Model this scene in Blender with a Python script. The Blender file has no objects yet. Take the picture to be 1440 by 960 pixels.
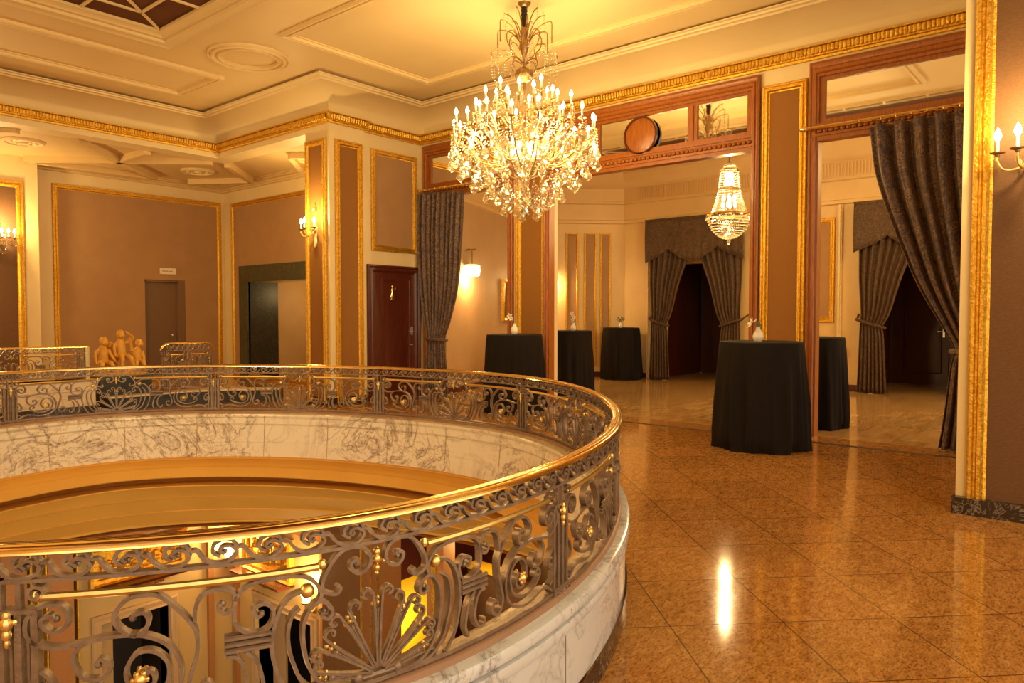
import bpy, math, random
import numpy as np
from mathutils import Vector, Matrix
random.seed(7)
S = bpy.context.scene
C = S.collection
PI = math.pi

# ------------------------------------------------------------------ mesh builder
class MB:
    def __init__(self):
        self.v = []; self.f = []
    def add(self, vs, fs):
        b = len(self.v); self.v += [tuple(p) for p in vs]; self.f += [tuple(i + b for i in f) for f in fs]
    def box(self, lo, hi):
        x0, y0, z0 = lo; x1, y1, z1 = hi
        self.add([(x0,y0,z0),(x1,y0,z0),(x1,y1,z0),(x0,y1,z0),(x0,y0,z1),(x1,y0,z1),(x1,y1,z1),(x0,y1,z1)],
                 [(0,3,2,1),(4,5,6,7),(0,1,5,4),(1,2,6,5),(2,3,7,6),(3,0,4,7)])
    def hexa(self, a, b):          # two quads (4 pts each) joined
        self.add(list(a) + list(b), [(3,2,1,0),(4,5,6,7),(0,1,5,4),(1,2,6,5),(2,3,7,6),(3,0,4,7)])
    def tube(self, pts, r, n=8, closed=False, cap=True):
        pts = [Vector(p) for p in pts]; m = len(pts)
        rr = r if isinstance(r, (list, tuple)) else [r] * m
        vs = []; up = None
        for i, p in enumerate(pts):
            a = pts[(i - 1) % m] if (closed or i > 0) else p
            b = pts[(i + 1) % m] if (closed or i < m - 1) else p
            t = (b - a)
            t = t.normalized() if t.length > 1e-9 else Vector((0, 0, 1))
            if up is None:
                up = Vector((0, 0, 1)) if abs(t.z) < .9 else Vector((1, 0, 0))
            u = up - t * up.dot(t)
            if u.length < 1e-6: u = t.orthogonal()
            u.normalize(); w = t.cross(u); up = u
            for k in range(n):
                c = 2 * PI * k / n
                vs.append(p + (u * math.cos(c) + w * math.sin(c)) * rr[i])
        fs = []
        for i in range(m if closed else m - 1):
            j = (i + 1) % m
            for k in range(n):
                l = (k + 1) % n
                fs.append((i*n+k, i*n+l, j*n+l, j*n+k))
        if cap and not closed:
            fs.append(tuple(range(n))[::-1]); fs.append(tuple((m-1)*n+k for k in range(n)))
        self.add(vs, fs)
    def lathe(self, prof, c=(0,0,0), n=24, axis='z', wob=None, closed=False):
        vs = []; m = len(prof)
        for i, (r, z) in enumerate(prof):
            for k in range(n):
                a = 2*PI*k/n
                q = r if wob is None else r * wob(a, z)
                p = (q*math.cos(a), q*math.sin(a), z)
                if axis == 'x': p = (z, p[0], p[1])
                if axis == 'y': p = (p[0], z, p[1])
                vs.append((p[0]+c[0], p[1]+c[1], p[2]+c[2]))
        fs = []
        for i in range(m if closed else m - 1):
            i2 = (i + 1) % m
            for k in range(n):
                l = (k+1) % n
                fs.append((i*n+k, i*n+l, i2*n+l, i2*n+k))
        if not closed:
            if prof[0][0] > 1e-6: fs.append(tuple(range(n))[::-1])
            if prof[-1][0] > 1e-6: fs.append(tuple((m-1)*n+k for k in range(n)))
        self.add(vs, fs)
    def ball(self, c, r, n=10, sc=(1,1,1)):
        m = max(4, n // 2 + 1)
        prof = [(max(1e-4, r*math.sin(PI*i/(m))), -r*math.cos(PI*i/(m))) for i in range(m+1)]
        b = len(self.v); self.lathe(prof, (0,0,0), n)
        for i in range(b, len(self.v)):
            p = self.v[i]; self.v[i] = (c[0]+p[0]*sc[0], c[1]+p[1]*sc[1], c[2]+p[2]*sc[2])
    def sweep(self, path, prof, closed=False, cap=True):
        """profile (offset to the left of the path, z) along a plan polyline with mitred corners"""
        m = len(path); P = [Vector(p) for p in path]; k = len(prof); vs = []
        for i in range(m):
            if closed or 0 < i < m-1:
                a = (P[i]-P[(i-1) % m]).normalized(); b = (P[(i+1) % m]-P[i]).normalized()
            elif i == 0: a = b = (P[1]-P[0]).normalized()
            else: a = b = (P[-1]-P[-2]).normalized()
            na = Vector((-a.y, a.x)); nb = Vector((-b.y, b.x)); q = na+nb
            q = q / max(.2, (1 + na.dot(nb)))
            for (o, z) in prof: vs.append((P[i].x+q.x*o, P[i].y+q.y*o, z))
        fs = []
        for i in range(m if closed else m-1):
            j = (i+1) % m
            for l in range(k-1): fs.append((i*k+l, j*k+l, j*k+l+1, i*k+l+1))
        if cap and not closed:
            fs.append(tuple(range(k))); fs.append(tuple((m-1)*k+l for l in range(k))[::-1])
        self.add(vs, fs)
    def frame(self, o, ux, uy, un, w, h, prof):
        """rectangular moulding on a wall: prof = (inset, height off the wall), mitred"""
        o, ux, uy, un = map(Vector, (o, ux, uy, un)); k = len(prof); vs = []
        for (cx, cy) in ((0,0),(1,0),(1,1),(0,1)):
            for (i, d) in prof:
                x = i if cx == 0 else w-i; y = i if cy == 0 else h-i
                vs.append(o+ux*x+uy*y+un*d)
        fs = []
        for c in range(4):
            d = (c+1) % 4
            for l in range(k-1): fs.append((c*k+l, d*k+l, d*k+l+1, c*k+l+1))
        self.add(vs, fs)
    def panel(self, o, ux, uy, un, w, h, t):
        o, ux, uy, un = map(Vector, (o, ux, uy, un))
        a = [o, o+ux*w, o+ux*w+uy*h, o+uy*h]
        self.hexa(a, [p+un*t for p in a])
    def build(self, name, mat, parent=None, smooth=35, solid=0, sub=0, remesh=0, loc=None):
        me = bpy.data.meshes.new(name)
        off = Vector((0,0,0))
        if parent is not None: off = wloc(parent)
        if loc is not None: off = Vector(loc) + (off if False else Vector((0,0,0)))
        me.from_pydata([tuple(Vector(p)-off) for p in self.v], [], self.f); me.update()
        import bmesh
        bm = bmesh.new(); bm.from_mesh(me); bmesh.ops.recalc_face_normals(bm, faces=bm.faces); bm.to_mesh(me); bm.free()
        if mat: me.materials.append(mat)
        if smooth:
            me.polygons.foreach_set('use_smooth', [True]*len(me.polygons))
            try: me.set_sharp_from_angle(angle=math.radians(smooth))
            except Exception: pass
        o = bpy.data.objects.new(name, me); C.objects.link(o)
        if parent is not None:
            o.parent = parent
            if loc is not None: o.location = off - wloc(parent)
        elif loc is not None: o.location = off
        if remesh:
            r = o.modifiers.new('r', 'REMESH'); r.mode = 'VOXEL'; r.voxel_size = remesh; r.use_smooth_shade = True
            s = o.modifiers.new('s', 'SMOOTH'); s.iterations = 4
        if solid:
            r = o.modifiers.new('t', 'SOLIDIFY'); r.thickness = solid; r.offset = 0
        if sub:
            r = o.modifiers.new('u', 'SUBSURF'); r.levels = sub; r.render_levels = sub
        return o

def wloc(o):
    v = Vector(o.location)
    while o.parent is not None:
        o = o.parent; v += Vector(o.location)
    return v
def tag(o, label, cat, group=None, kind=None):
    o['label'] = label; o['category'] = cat
    if group: o['group'] = group
    if kind: o['kind'] = kind
    return o
def thing(name, label, cat, loc=(0,0,0), group=None, kind=None, rz=0):
    o = bpy.data.objects.new(name, None); o.empty_display_size = .1
    C.objects.link(o); o.location = loc; o.rotation_euler = (0,0,rz)
    return tag(o, label, cat, group, kind)
def struct(mb, name, mat, label, cat, smooth=35):
    return tag(mb.build(name, mat, smooth=smooth), label, cat, kind='structure')
def dup(o, parent=None, loc=None, rz=None):
    c = o.copy(); C.objects.link(c)
    if parent is not None: c.parent = parent
    if loc is not None: c.location = loc
    if rz is not None: c.rotation_euler = (0,0,rz)
    return c
def dup_tree(o, loc=None, rz=None, parent=None):
    c = dup(o, parent, loc, rz)
    for ch in list(o.children):
        dup_tree(ch, parent=c)
    return c
def catmull(pts, n=6, closed=False):
    P = [np.array(p, float) for p in pts]; m = len(P); out = []
    for i in range(m if closed else m-1):
        if closed: p0, p1, p2, p3 = P[(i-1) % m], P[i], P[(i+1) % m], P[(i+2) % m]
        else:
            p1, p2 = P[i], P[i+1]
            p0 = P[i-1] if i > 0 else 2*p1-p2; p3 = P[i+2] if i+2 < m else 2*p2-p1
        for k in range(n):
            t = k/n
            out.append(.5*((2*p1)+(-p0+p2)*t+(2*p0-5*p1+4*p2-p3)*t*t+(-p0+3*p1-3*p2+p3)*t**3))
    if not closed: out.append(P[-1])
    return out

# ------------------------------------------------------------------ materials
def newmat(name):
    m = bpy.data.materials.new(name); m.use_nodes = True
    nt = m.node_tree; b = nt.nodes['Principled BSDF']
    return m, nt, b
def nd(nt, t, **kw):
    n = nt.nodes.new(t)
    for k, v in kw.items():
        if k.startswith('i_'):
            key = k[2:]; key = int(key) if key.isdigit() else key
            n.inputs[key].default_value = v
        else: setattr(n, k, v)
    return n
def coords(nt, scale=(1,1,1), rot=(0,0,0)):
    tc = nd(nt, 'ShaderNodeTexCoord'); mp = nd(nt, 'ShaderNodeMapping')
    mp.inputs['Scale'].default_value = scale; mp.inputs['Rotation'].default_value = rot
    nt.links.new(tc.outputs['Object'], mp.inputs['Vector']); return mp.outputs['Vector']
def ramp(nt, src, stops):
    r = nd(nt, 'ShaderNodeValToRGB'); e = r.color_ramp.elements
    while len(e) < len(stops): e.new(.5)
    for i, (p, c) in enumerate(stops):
        e[i].position = p; e[i].color = (c[0], c[1], c[2], 1)
    nt.links.new(src, r.inputs['Fac']); return r.outputs['Color']
def setp(b, rough=.5, metal=0, spec=.5, coat=0, sheen=0):
    b.inputs['Roughness'].default_value = rough; b.inputs['Metallic'].default_value = metal
    b.inputs['Specular IOR Level'].default_value = spec
    b.inputs['Coat Weight'].default_value = coat; b.inputs['Coat Roughness'].default_value = .08
    b.inputs['Sheen Weight'].default_value = sheen
def mat(name, c1, c2=None, scale=8, stretch=(1,1,1), lo=.3, hi=.7, rough=.5, metal=0, spec=.5, coat=0, sheen=0,
        bump=0, bscale=40, bstretch=(1,1,1), detail=4, dist=0):
    m, nt, b = newmat(name); setp(b, rough, metal, spec, coat, sheen)
    if c2 is None: b.inputs['Base Color'].default_value = (*c1, 1)
    else:
        n = nd(nt, 'ShaderNodeTexNoise', i_Scale=scale, i_Detail=detail, i_Distortion=dist)
        nt.links.new(coords(nt, stretch), n.inputs['Vector'])
        nt.links.new(ramp(nt, n.outputs['Fac'], [(lo, c1), (hi, c2)]), b.inputs['Base Color'])
    if bump:
        n = nd(nt, 'ShaderNodeTexNoise', i_Scale=bscale, i_Detail=3)
        nt.links.new(coords(nt, bstretch), n.inputs['Vector'])
        bp = nd(nt, 'ShaderNodeBump', i_Strength=bump, i_Distance=.01)
        nt.links.new(n.outputs['Fac'], bp.inputs['Height']); nt.links.new(bp.outputs['Normal'], b.inputs['Normal'])
    return m
def emit(name, col, st):
    m, nt, b = newmat(name)
    b.inputs['Base Color'].default_value = (*col, 1)
    b.inputs['Emission Color'].default_value = (*col, 1); b.inputs['Emission Strength'].default_value = st
    return m
def tiles(name, cols, size, off, rot, vein=(6,(1,1,1)), rough=.1, grout=(.1,.05,.02), gw=.006, var=.25, spec=.5, speck=None):
    m, nt, b = newmat(name); setp(b, rough, 0, spec)
    L = nt.links
    tc = nd(nt, 'ShaderNodeTexCoord')
    ids = []; edges = []
    for ax in (0, 1):
        d = nd(nt, 'ShaderNodeVectorMath', operation='DOT_PRODUCT')
        a = rot + ax*PI/2
        d.inputs[1].default_value = (math.cos(a), math.sin(a), 0)
        L.new(tc.outputs['Object'], d.inputs[0])
        s = nd(nt, 'ShaderNodeMath', operation='SUBTRACT', i_1=off[ax]); L.new(d.outputs['Value'], s.inputs[0])
        q = nd(nt, 'ShaderNodeMath', operation='DIVIDE', i_1=size[ax]); L.new(s.outputs[0], q.inputs[0])
        fl = nd(nt, 'ShaderNodeMath', operation='FLOOR'); L.new(q.outputs[0], fl.inputs[0]); ids.append(fl.outputs[0])
        fr = nd(nt, 'ShaderNodeMath', operation='FRACT'); L.new(q.outputs[0], fr.inputs[0])
        pp = nd(nt, 'ShaderNodeMath', operation='PINGPONG', i_1=.5); L.new(fr.outputs[0], pp.inputs[0])
        lt = nd(nt, 'ShaderNodeMath', operation='LESS_THAN', i_1=gw/size[ax]/2); L.new(pp.outputs[0], lt.inputs[0]); edges.append(lt.outputs[0])
    mx = nd(nt, 'ShaderNodeMath', operation='MAXIMUM'); L.new(edges[0], mx.inputs[0]); L.new(edges[1], mx.inputs[1])
    cb = nd(nt, 'ShaderNodeCombineXYZ'); L.new(ids[0], cb.inputs[0]); L.new(ids[1], cb.inputs[1])
    wn = nd(nt, 'ShaderNodeTexWhiteNoise', noise_dimensions='3D'); L.new(cb.outputs[0], wn.inputs['Vector'])
    ad = nd(nt, 'ShaderNodeVectorMath', operation='MULTIPLY_ADD'); ad.inputs[1].default_value = (7, 7, 7)
    L.new(wn.outputs['Color'], ad.inputs[0])
    mp = nd(nt, 'ShaderNodeMapping'); mp.inputs['Scale'].default_value = vein[1]; mp.inputs['Rotation'].default_value = (0, 0, rot)
    L.new(tc.outputs['Object'], mp.inputs['Vector']); L.new(mp.outputs[0], ad.inputs[2])
    n = nd(nt, 'ShaderNodeTexNoise', i_Scale=vein[0], i_Detail=9, i_Roughness=.72, i_Distortion=.6); L.new(ad.outputs[0], n.inputs['Vector'])
    col = ramp(nt, n.outputs['Fac'], cols)
    if speck:
        n2 = nd(nt, 'ShaderNodeTexNoise', i_Scale=speck[0], i_Detail=4, i_Roughness=.7); L.new(ad.outputs[0], n2.inputs['Vector'])
        c2 = ramp(nt, n2.outputs['Fac'], speck[1])
        mm = nd(nt, 'ShaderNodeMix', data_type='RGBA', blend_type='MULTIPLY', i_0=1.0); L.new(col, mm.inputs[6]); L.new(c2, mm.inputs[7]); col = mm.outputs[2]
    hv = nd(nt, 'ShaderNodeHueSaturation')
    mr = nd(nt, 'ShaderNodeMapRange'); mr.inputs[3].default_value = 1-var; mr.inputs[4].default_value = 1+var
    L.new(wn.outputs['Value'], mr.inputs[0]); L.new(mr.outputs[0], hv.inputs['Value']); L.new(col, hv.inputs['Color'])
    mix = nd(nt, 'ShaderNodeMix', data_type='RGBA'); L.new(mx.outputs[0], mix.inputs[0]); L.new(hv.outputs[0], mix.inputs[6]); mix.inputs[7].default_value = (*grout, 1)
    L.new(mix.outputs[2], b.inputs['Base Color'])
    return m
def marble(name, base, veinc, scale, rough=.2, w=.06, big=None):
    m, nt, b = newmat(name); setp(b, rough, 0, .5); L = nt.links
    v = coords(nt)
    n = nd(nt, 'ShaderNodeTexNoise', i_Scale=scale, i_Detail=6, i_Roughness=.62, i_Distortion=1.6); L.new(v, n.inputs['Vector'])
    mid = tuple((base[i]*.55+veinc[i]*.45) for i in range(3))
    c = ramp(nt, n.outputs['Fac'], [(.30, base), (.485-w*.5, base), (.49, mid), (.497, veinc), (.504, mid), (.51+w*.5, base), (.60, base), (.615, mid), (.63, base)])
    nb = nd(nt, 'ShaderNodeTexNoise', i_Scale=scale*2.3, i_Detail=5, i_Roughness=.6, i_Distortion=2.2); L.new(v, nb.inputs['Vector'])
    cb = ramp(nt, nb.outputs['Fac'], [(.46, (1,1,1)), (.488, (.84,.78,.72)), (.497, (.55,.46,.40)), (.506, (.84,.78,.72)), (.53, (1,1,1))])
    n2 = nd(nt, 'ShaderNodeTexNoise', i_Scale=scale*.55, i_Detail=2); L.new(v, n2.inputs['Vector'])
    msk = ramp(nt, n2.outputs['Fac'], [(.44, (0,0,0)), (.56, (1,1,1))])
    m0 = nd(nt, 'ShaderNodeMix', data_type='RGBA', blend_type='MULTIPLY'); L.new(msk, m0.inputs[0]); L.new(c, m0.inputs[6]); L.new(cb, m0.inputs[7])
    mm = nd(nt, 'ShaderNodeMix', data_type='RGBA', i_6=(*base,1)); L.new(m0.outputs[2], mm.inputs[7])
    inv = nd(nt, 'ShaderNodeMapRange'); inv.inputs[1].default_value = .36; inv.inputs[2].default_value = .5; inv.inputs[3].default_value = .25; L.new(n2.outputs['Fac'], inv.inputs[0]); L.new(inv.outputs[0], mm.inputs[0])
    L.new(mm.outputs[2], b.inputs['Base Color'])
    return m
def damask(name, c1, c2, rough=.55):
    m, nt, b = newmat(name); setp(b, rough, 0, .35, 0, .12); L = nt.links
    b.inputs['Sheen Tint'].default_value = (.8,.6,.4,1)
    v = coords(nt, (1,1,1))
    n = nd(nt, 'ShaderNodeTexNoise', i_Scale=6.5, i_Detail=3, i_Roughness=.55, i_Distortion=2.6); L.new(v, n.inputs['Vector'])
    L.new(ramp(nt, n.outputs['Fac'], [(.40, c1), (.43, c2), (.455, c1), (.50, c1), (.52, c2), (.56, c2), (.575, c1), (.62, c1), (.64, c2)]), b.inputs['Base Color'])
    return m
def crystal(name, tint, glossy=.34, trl=.05):
    m, nt, b = newmat(name); nt.nodes.remove(b); L = nt.links
    tr = nd(nt, 'ShaderNodeBsdfTransparent'); tr.inputs[0].default_value = (*tint, 1)
    gl = nd(nt, 'ShaderNodeBsdfGlossy'); gl.inputs['Color'].default_value = (1,.97,.9,1); gl.inputs['Roughness'].default_value = .05
    df = nd(nt, 'ShaderNodeBsdfTranslucent'); df.inputs[0].default_value = (1,.95,.85,1)
    fr = nd(nt, 'ShaderNodeFresnel', i_IOR=1.7)
    ma = nd(nt, 'ShaderNodeMath', operation='MULTIPLY_ADD', i_1=.75, i_2=glossy); L.new(fr.outputs[0], ma.inputs[0]); ma.use_clamp = True
    m1 = nd(nt, 'ShaderNodeMixShader', i_0=trl); L.new(tr.outputs[0], m1.inputs[1]); L.new(df.outputs[0], m1.inputs[2])
    m2 = nd(nt, 'ShaderNodeMixShader'); L.new(ma.outputs[0], m2.inputs[0]); L.new(m1.outputs[0], m2.inputs[1]); L.new(gl.outputs[0], m2.inputs[2])
    L.new(m2.outputs[0], nt.nodes['Material Output'].inputs[0])
    return m
def glass(name):
    m, nt, b = newmat(name); nt.nodes.remove(b); L = nt.links
    tr = nd(nt, 'ShaderNodeBsdfTransparent'); tr.inputs[0].default_value = (.97,.96,.93,1)
    gl = nd(nt, 'ShaderNodeBsdfGlossy'); gl.inputs['Roughness'].default_value = .03
    fr = nd(nt, 'ShaderNodeFresnel', i_IOR=1.45)
    m2 = nd(nt, 'ShaderNodeMixShader'); L.new(fr.outputs[0], m2.inputs[0]); L.new(tr.outputs[0], m2.inputs[1]); L.new(gl.outputs[0], m2.inputs[2])
    L.new(m2.outputs[0], nt.nodes['Material Output'].inputs[0])
    return m

M = {}
M['cream'] = mat('cream_paint', (.80,.625,.325), (.84,.67,.365), 2.5, rough=.5)
M['salon'] = mat('salon_paint', (.72,.51,.24), (.76,.55,.27), 2.5, rough=.5)
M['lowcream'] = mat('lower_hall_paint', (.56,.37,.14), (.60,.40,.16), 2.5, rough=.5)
M['ceiling'] = mat('ceiling_paint', (.80,.61,.295), (.83,.645,.325), 1.2, rough=.6)
M['ceiling2'] = mat('dimmed_side_ceiling', (.69,.49,.22), (.73,.53,.25), 1.5, rough=.6)  # hall ceiling colour darkened for the dimmer light of the side room
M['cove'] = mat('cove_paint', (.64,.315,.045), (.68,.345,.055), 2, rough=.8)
M['gold'] = mat('gold_leaf', (.56,.28,.018), (.88,.54,.08), 34, rough=.4, metal=.85, bump=.8, bscale=60)
M['brass'] = mat('polished_brass', (.92,.66,.22), (.98,.76,.34), 12, rough=.16, metal=1)
M['iron'] = mat('wrought_iron', (.20,.135,.092), (.31,.222,.155), 25, rough=.42, metal=.5, bump=.15, bscale=120)
M['bronze'] = mat('bronze_strip', (.36,.21,.13), (.42,.25,.16), 10, rough=.4, metal=.3)
M['giltiron'] = mat('gilt_metal', (.80,.55,.16), (.9,.68,.28), 40, rough=.28, metal=.9)
M['paper'] = mat('brown_wallpaper', (.27,.118,.026), (.33,.148,.036), 60, (1,1,5), rough=.7, spec=.2, bump=.12, bscale=150, bstretch=(1,1,6))
M['taupe'] = mat('taupe_wallpaper', (.41,.235,.11), (.45,.26,.125), 3, rough=.7, spec=.2, bump=.06, bscale=90)
M['tan'] = mat('tan_wall', (.52,.34,.17), (.56,.37,.19), 3, rough=.6)
M['darkpaper'] = mat('dark_brown_wallpaper', (.125,.058,.023), (.175,.085,.035), 40, (1,1,8), rough=.6, spec=.3, bump=.25, bscale=90, bstretch=(1,1,8))
M['wood'] = mat('honey_oak', (.25,.068,.007), (.40,.122,.014), 9, (6,6,.7), rough=.38, coat=.08)
M['mahogany'] = mat('mahogany', (.070,.012,.005), (.115,.020,.008), 6, (6,6,.6), rough=.3, coat=.3)
M['darkdoor'] = mat('dark_red_wood', (.055,.009,.006), (.08,.014,.009), 5, (5,5,.6), rough=.38)
M['black'] = mat('black_tablecloth', (.007,.0042,.0032), (.011,.0075,.006), 60, rough=.8, spec=.2)
M['blacktop'] = mat('black_cloth_top', (.014,.010,.008), (.02,.015,.012), 30, rough=.8, spec=.25)
M['drape'] = damask('damask_drape', (.058,.048,.064), (.27,.16,.095))
M['drape2'] = damask('brown_damask', (.058,.034,.022), (.135,.075,.040), .65)
M['marble'] = marble('veined_white_marble', (.78,.66,.49), (.24,.15,.11), 1.8)
M['marble2'] = marble('pale_curb_marble', (.62,.63,.65), (.27,.26,.27), 1.3, .14)
M['darkmarble'] = marble('dark_marble', (.035,.024,.02), (.30,.26,.22), 5, .15, .02)
M['greenmarble'] = marble('green_marble', (.060,.058,.026), (.16,.13,.06), 4, .4, .05)
M['blackmarble'] = marble('black_marble', (.022,.022,.018), (.12,.10,.07), 7, .4, .02)
M['white'] = mat('white_ceramic', (.82,.76,.68), rough=.25)
M['petal'] = mat('white_petal', (.88,.80,.72), rough=.5)
M['leaf'] = mat('green_leaf', (.10,.14,.03), rough=.5)
M['cord'] = mat('dark_cord', (.008,.003,.003), rough=.7, bump=.6, bscale=60)
M['antique'] = mat('antique_brass', (.30,.17,.06), (.42,.26,.10), 30, rough=.3, metal=.85)
M['statue'] = mat('ochre_terracotta', (.62,.31,.035), (.74,.39,.055), 12, rough=.4)
M['signw'] = mat('white_plastic', (.82,.72,.55), rough=.5)
M['ink'] = mat('grey_ink', (.38,.27,.17), rough=.6)
M['greydoor'] = mat('taupe_door', (.20,.115,.06), rough=.5)
M['skypane'] = mat('brown_glass', (.12,.045,.018), (.15,.06,.026), 4, rough=.85, spec=.1)
M['crystal'] = crystal('cut_crystal', (.97,.93,.85), .10)
M['beads'] = crystal('crystal_beads', (.96,.9,.8), .12)
M['glass'] = glass('window_glass')
M['candle'] = mat('candle_tube', (.85,.76,.6), rough=.4)
M['bulb'] = emit('bulb_glow', (1,.82,.52), 10)
M['shade'] = emit('lit_shade', (1,.72,.36), 7)
M['chrome'] = mat('steel', (.7,.66,.6), rough=.25, metal=1)
M['orange'] = mat('orange_brown_pilaster', (.40,.17,.05), (.46,.20,.065), 20, (1,1,6), rough=.5)
M['dark'] = mat('dark_interior', (.03,.018,.012), rough=.6)
M['yellow'] = mat('yellow_lamplit', (.85,.50,.012), rough=.6)  # yellow lamplight of the lower passage put into the colour
M['beads2'] = crystal('dense_beads', (.9,.82,.66), .34, .3)
M['mirror'] = mat('old_mirror', (.98,.95,.88), rough=.03, metal=1)
M['floor'] = tiles('polished_brown_marble', [(.30,(.24,.095,.022)),(.46,(.40,.185,.045)),(.58,(.49,.245,.070)),(.72,(.60,.34,.13))],
                   (.565,.59), (1.62,3.40), -PI/4, (14,(1,2.2,1)), .085, (.10,.04,.014), .007, .08, .5,
                   speck=(44,[(.38,(.50,.40,.33)),(.49,(1,.98,.95)),(.60,(1.0,1.0,1.0)),(.66,(1.35,1.3,1.25))]))
M['floor2'] = tiles('banded_beige_marble', [(.30,(.38,.215,.075)),(.5,(.50,.30,.12)),(.7,(.62,.41,.20))],
                    (1.05,.9), (.2,.3), 0, (2.2,(.5,2.4,1)), .10, (.14,.07,.03), .006, .12)
M['border'] = mat('brown_border_stone', (.36,.165,.045), (.50,.25,.08), 12, (1,1,1), rough=.1)
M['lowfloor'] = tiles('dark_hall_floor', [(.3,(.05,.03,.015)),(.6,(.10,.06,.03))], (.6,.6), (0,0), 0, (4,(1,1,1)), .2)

# ------------------------------------------------------------------ the oval of the stairwell
def oval():
    cx, cy, a, b, e, rot = 2.1622, 4.8177, 2.9318, 3.3778, 1.7084, -0.2873
    t = np.linspace(0, 2*PI, 20000, endpoint=False)
    x = a*np.sign(np.cos(t))*abs(np.cos(t))**(2/e); y = b*np.sign(np.sin(t))*abs(np.sin(t))**(2/e)
    P = np.c_[cx+x*np.cos(rot)-y*np.sin(rot), cy+x*np.sin(rot)+y*np.cos(rot)]
    def rs(P, n):
        Q = np.r_[P, P[:1]]; s = np.r_[0, np.cumsum(np.linalg.norm(np.diff(Q, axis=0), axis=1))]
        u = np.linspace(0, s[-1], n, endpoint=False)
        return np.c_[np.interp(u, s, Q[:,0]), np.interp(u, s, Q[:,1])]
    P = rs(P, 720); k = np.exp(-.5*(np.arange(-30,31)/9.)**2); k /= k.sum()
    P = np.array([(np.take(P, np.arange(i-30, i+31), axis=0, mode='wrap')*k[:,None]).sum(0) for i in range(720)])
    return rs(P, 720)
OV = oval(); NO = len(OV)
OT = np.roll(OV,-1,0)-np.roll(OV,1,0); OT /= np.linalg.norm(OT,axis=1)[:,None]; ON = np.c_[OT[:,1], -OT[:,0]]
OSEG = np.r_[0, np.cumsum(np.linalg.norm(np.roll(OV,-1,0)-OV, axis=1))]; OL = OSEG[-1]
def omap(s, z, d=0.):
    s = s % OL; i = min(int(np.searchsorted(OSEG, s, side='right'))-1, NO-1); f = (s-OSEG[i])/(OSEG[i+1]-OSEG[i]); j = (i+1) % NO
    p = OV[i]*(1-f)+OV[j]*f; n = ON[i]*(1-f)+ON[j]*f
    return (p[0]+n[0]*d, p[1]+n[1]*d, z)
def oring(mb, prof, step=2, closed_prof=False):
    """profile (outward offset, z) swept round the oval"""
    idx = range(0, NO, step); m = len(idx); k = len(prof); vs = []
    for i in idx:
        for (d, z) in prof: vs.append((OV[i,0]+ON[i,0]*d, OV[i,1]+ON[i,1]*d, z))
    fs = []
    for i in range(m):
        j = (i+1) % m
        for l in range(k if closed_prof else k-1):
            l2 = (l+1) % k
            fs.append((i*k+l, j*k+l, j*k+l2, i*k+l2))
    mb.add(vs, fs)
def oplate(mb, off, z, rect):
    """flat plate between the oval (offset) and a surrounding rectangle"""
    x0, y0, x1, y1 = rect; vs = []; n = 0
    cx, cy = 2.16, 4.82
    for i in range(0, NO, 2):
        p = OV[i]+ON[i]*off; d = p-np.array([cx,cy])
        tx = ((x1 if d[0] > 0 else x0)-cx)/d[0] if abs(d[0]) > 1e-6 else 1e9
        ty = ((y1 if d[1] > 0 else y0)-cy)/d[1] if abs(d[1]) > 1e-6 else 1e9
        t = min(tx, ty); vs.append((p[0],p[1],z)); vs.append((cx+d[0]*t, cy+d[1]*t, z)); n += 1
    fs = [(2*i, 2*i+1, 2*((i+1) % n)+1, 2*((i+1) % n)) for i in range(n)]
    mb.add(vs, fs)
    for (X, Y) in ((x0,y0),(x1,y0),(x1,y1),(x0,y1)):     # corner triangles
        best = sorted(range(n), key=lambda i: (vs[2*i+1][0]-X)**2+(vs[2*i+1][1]-Y)**2)
        ea = [i for i in best if abs(vs[2*i+1][0]-X) < 1e-6][0]; eb = [i for i in best if abs(vs[2*i+1][1]-Y) < 1e-6][0]
        mb.add([vs[2*ea+1], (X,Y,z), vs[2*eb+1]], [(0,1,2)])

XW, YB, XB, YF = 9.33, 9.974, 7.245, 13.51      # curtain wall, pier front, beam face, far beam face
X3, Y3 = 9.21, 16.93                            # side room walls
X2R, ZC, ZS = 15.3, 5.19, 4.56

# ------------------------------------------------------------------ floors
mb = MB(); oplate(mb, .055, 0, (-9,-3,XW,17.0)); struct(mb, 'floor', M['floor'], 'polished brown marble floor laid diagonally round the stairwell', 'floor')
mb = MB(); mb.box((XW,-3,-.2),(19,12.5,-.002)); struct(mb, 'floor', M['floor2'], 'banded beige marble floor of the salon beyond the openings', 'floor')
mb = MB(); mb.box((8.86,-3,-.1),(XW,9.96,.003)); struct(mb, 'trim_1', M['border'], 'plain brown stone border between hall and salon floors', 'threshold')
mb = MB(); mb.box((8.80,-3,-.1),(8.86,9.96,.0035)); struct(mb, 'trim_9', M['dark'], 'dark worn joint along the stone border of the hall floor', 'joint')
mb = MB(); mb.box((XW-.03,-3,-.1),(XW+.02,9.96,.004)); struct(mb, 'trim_8', M['floor2'], 'pale strip at the edge of the salon floor', 'threshold')

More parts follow.
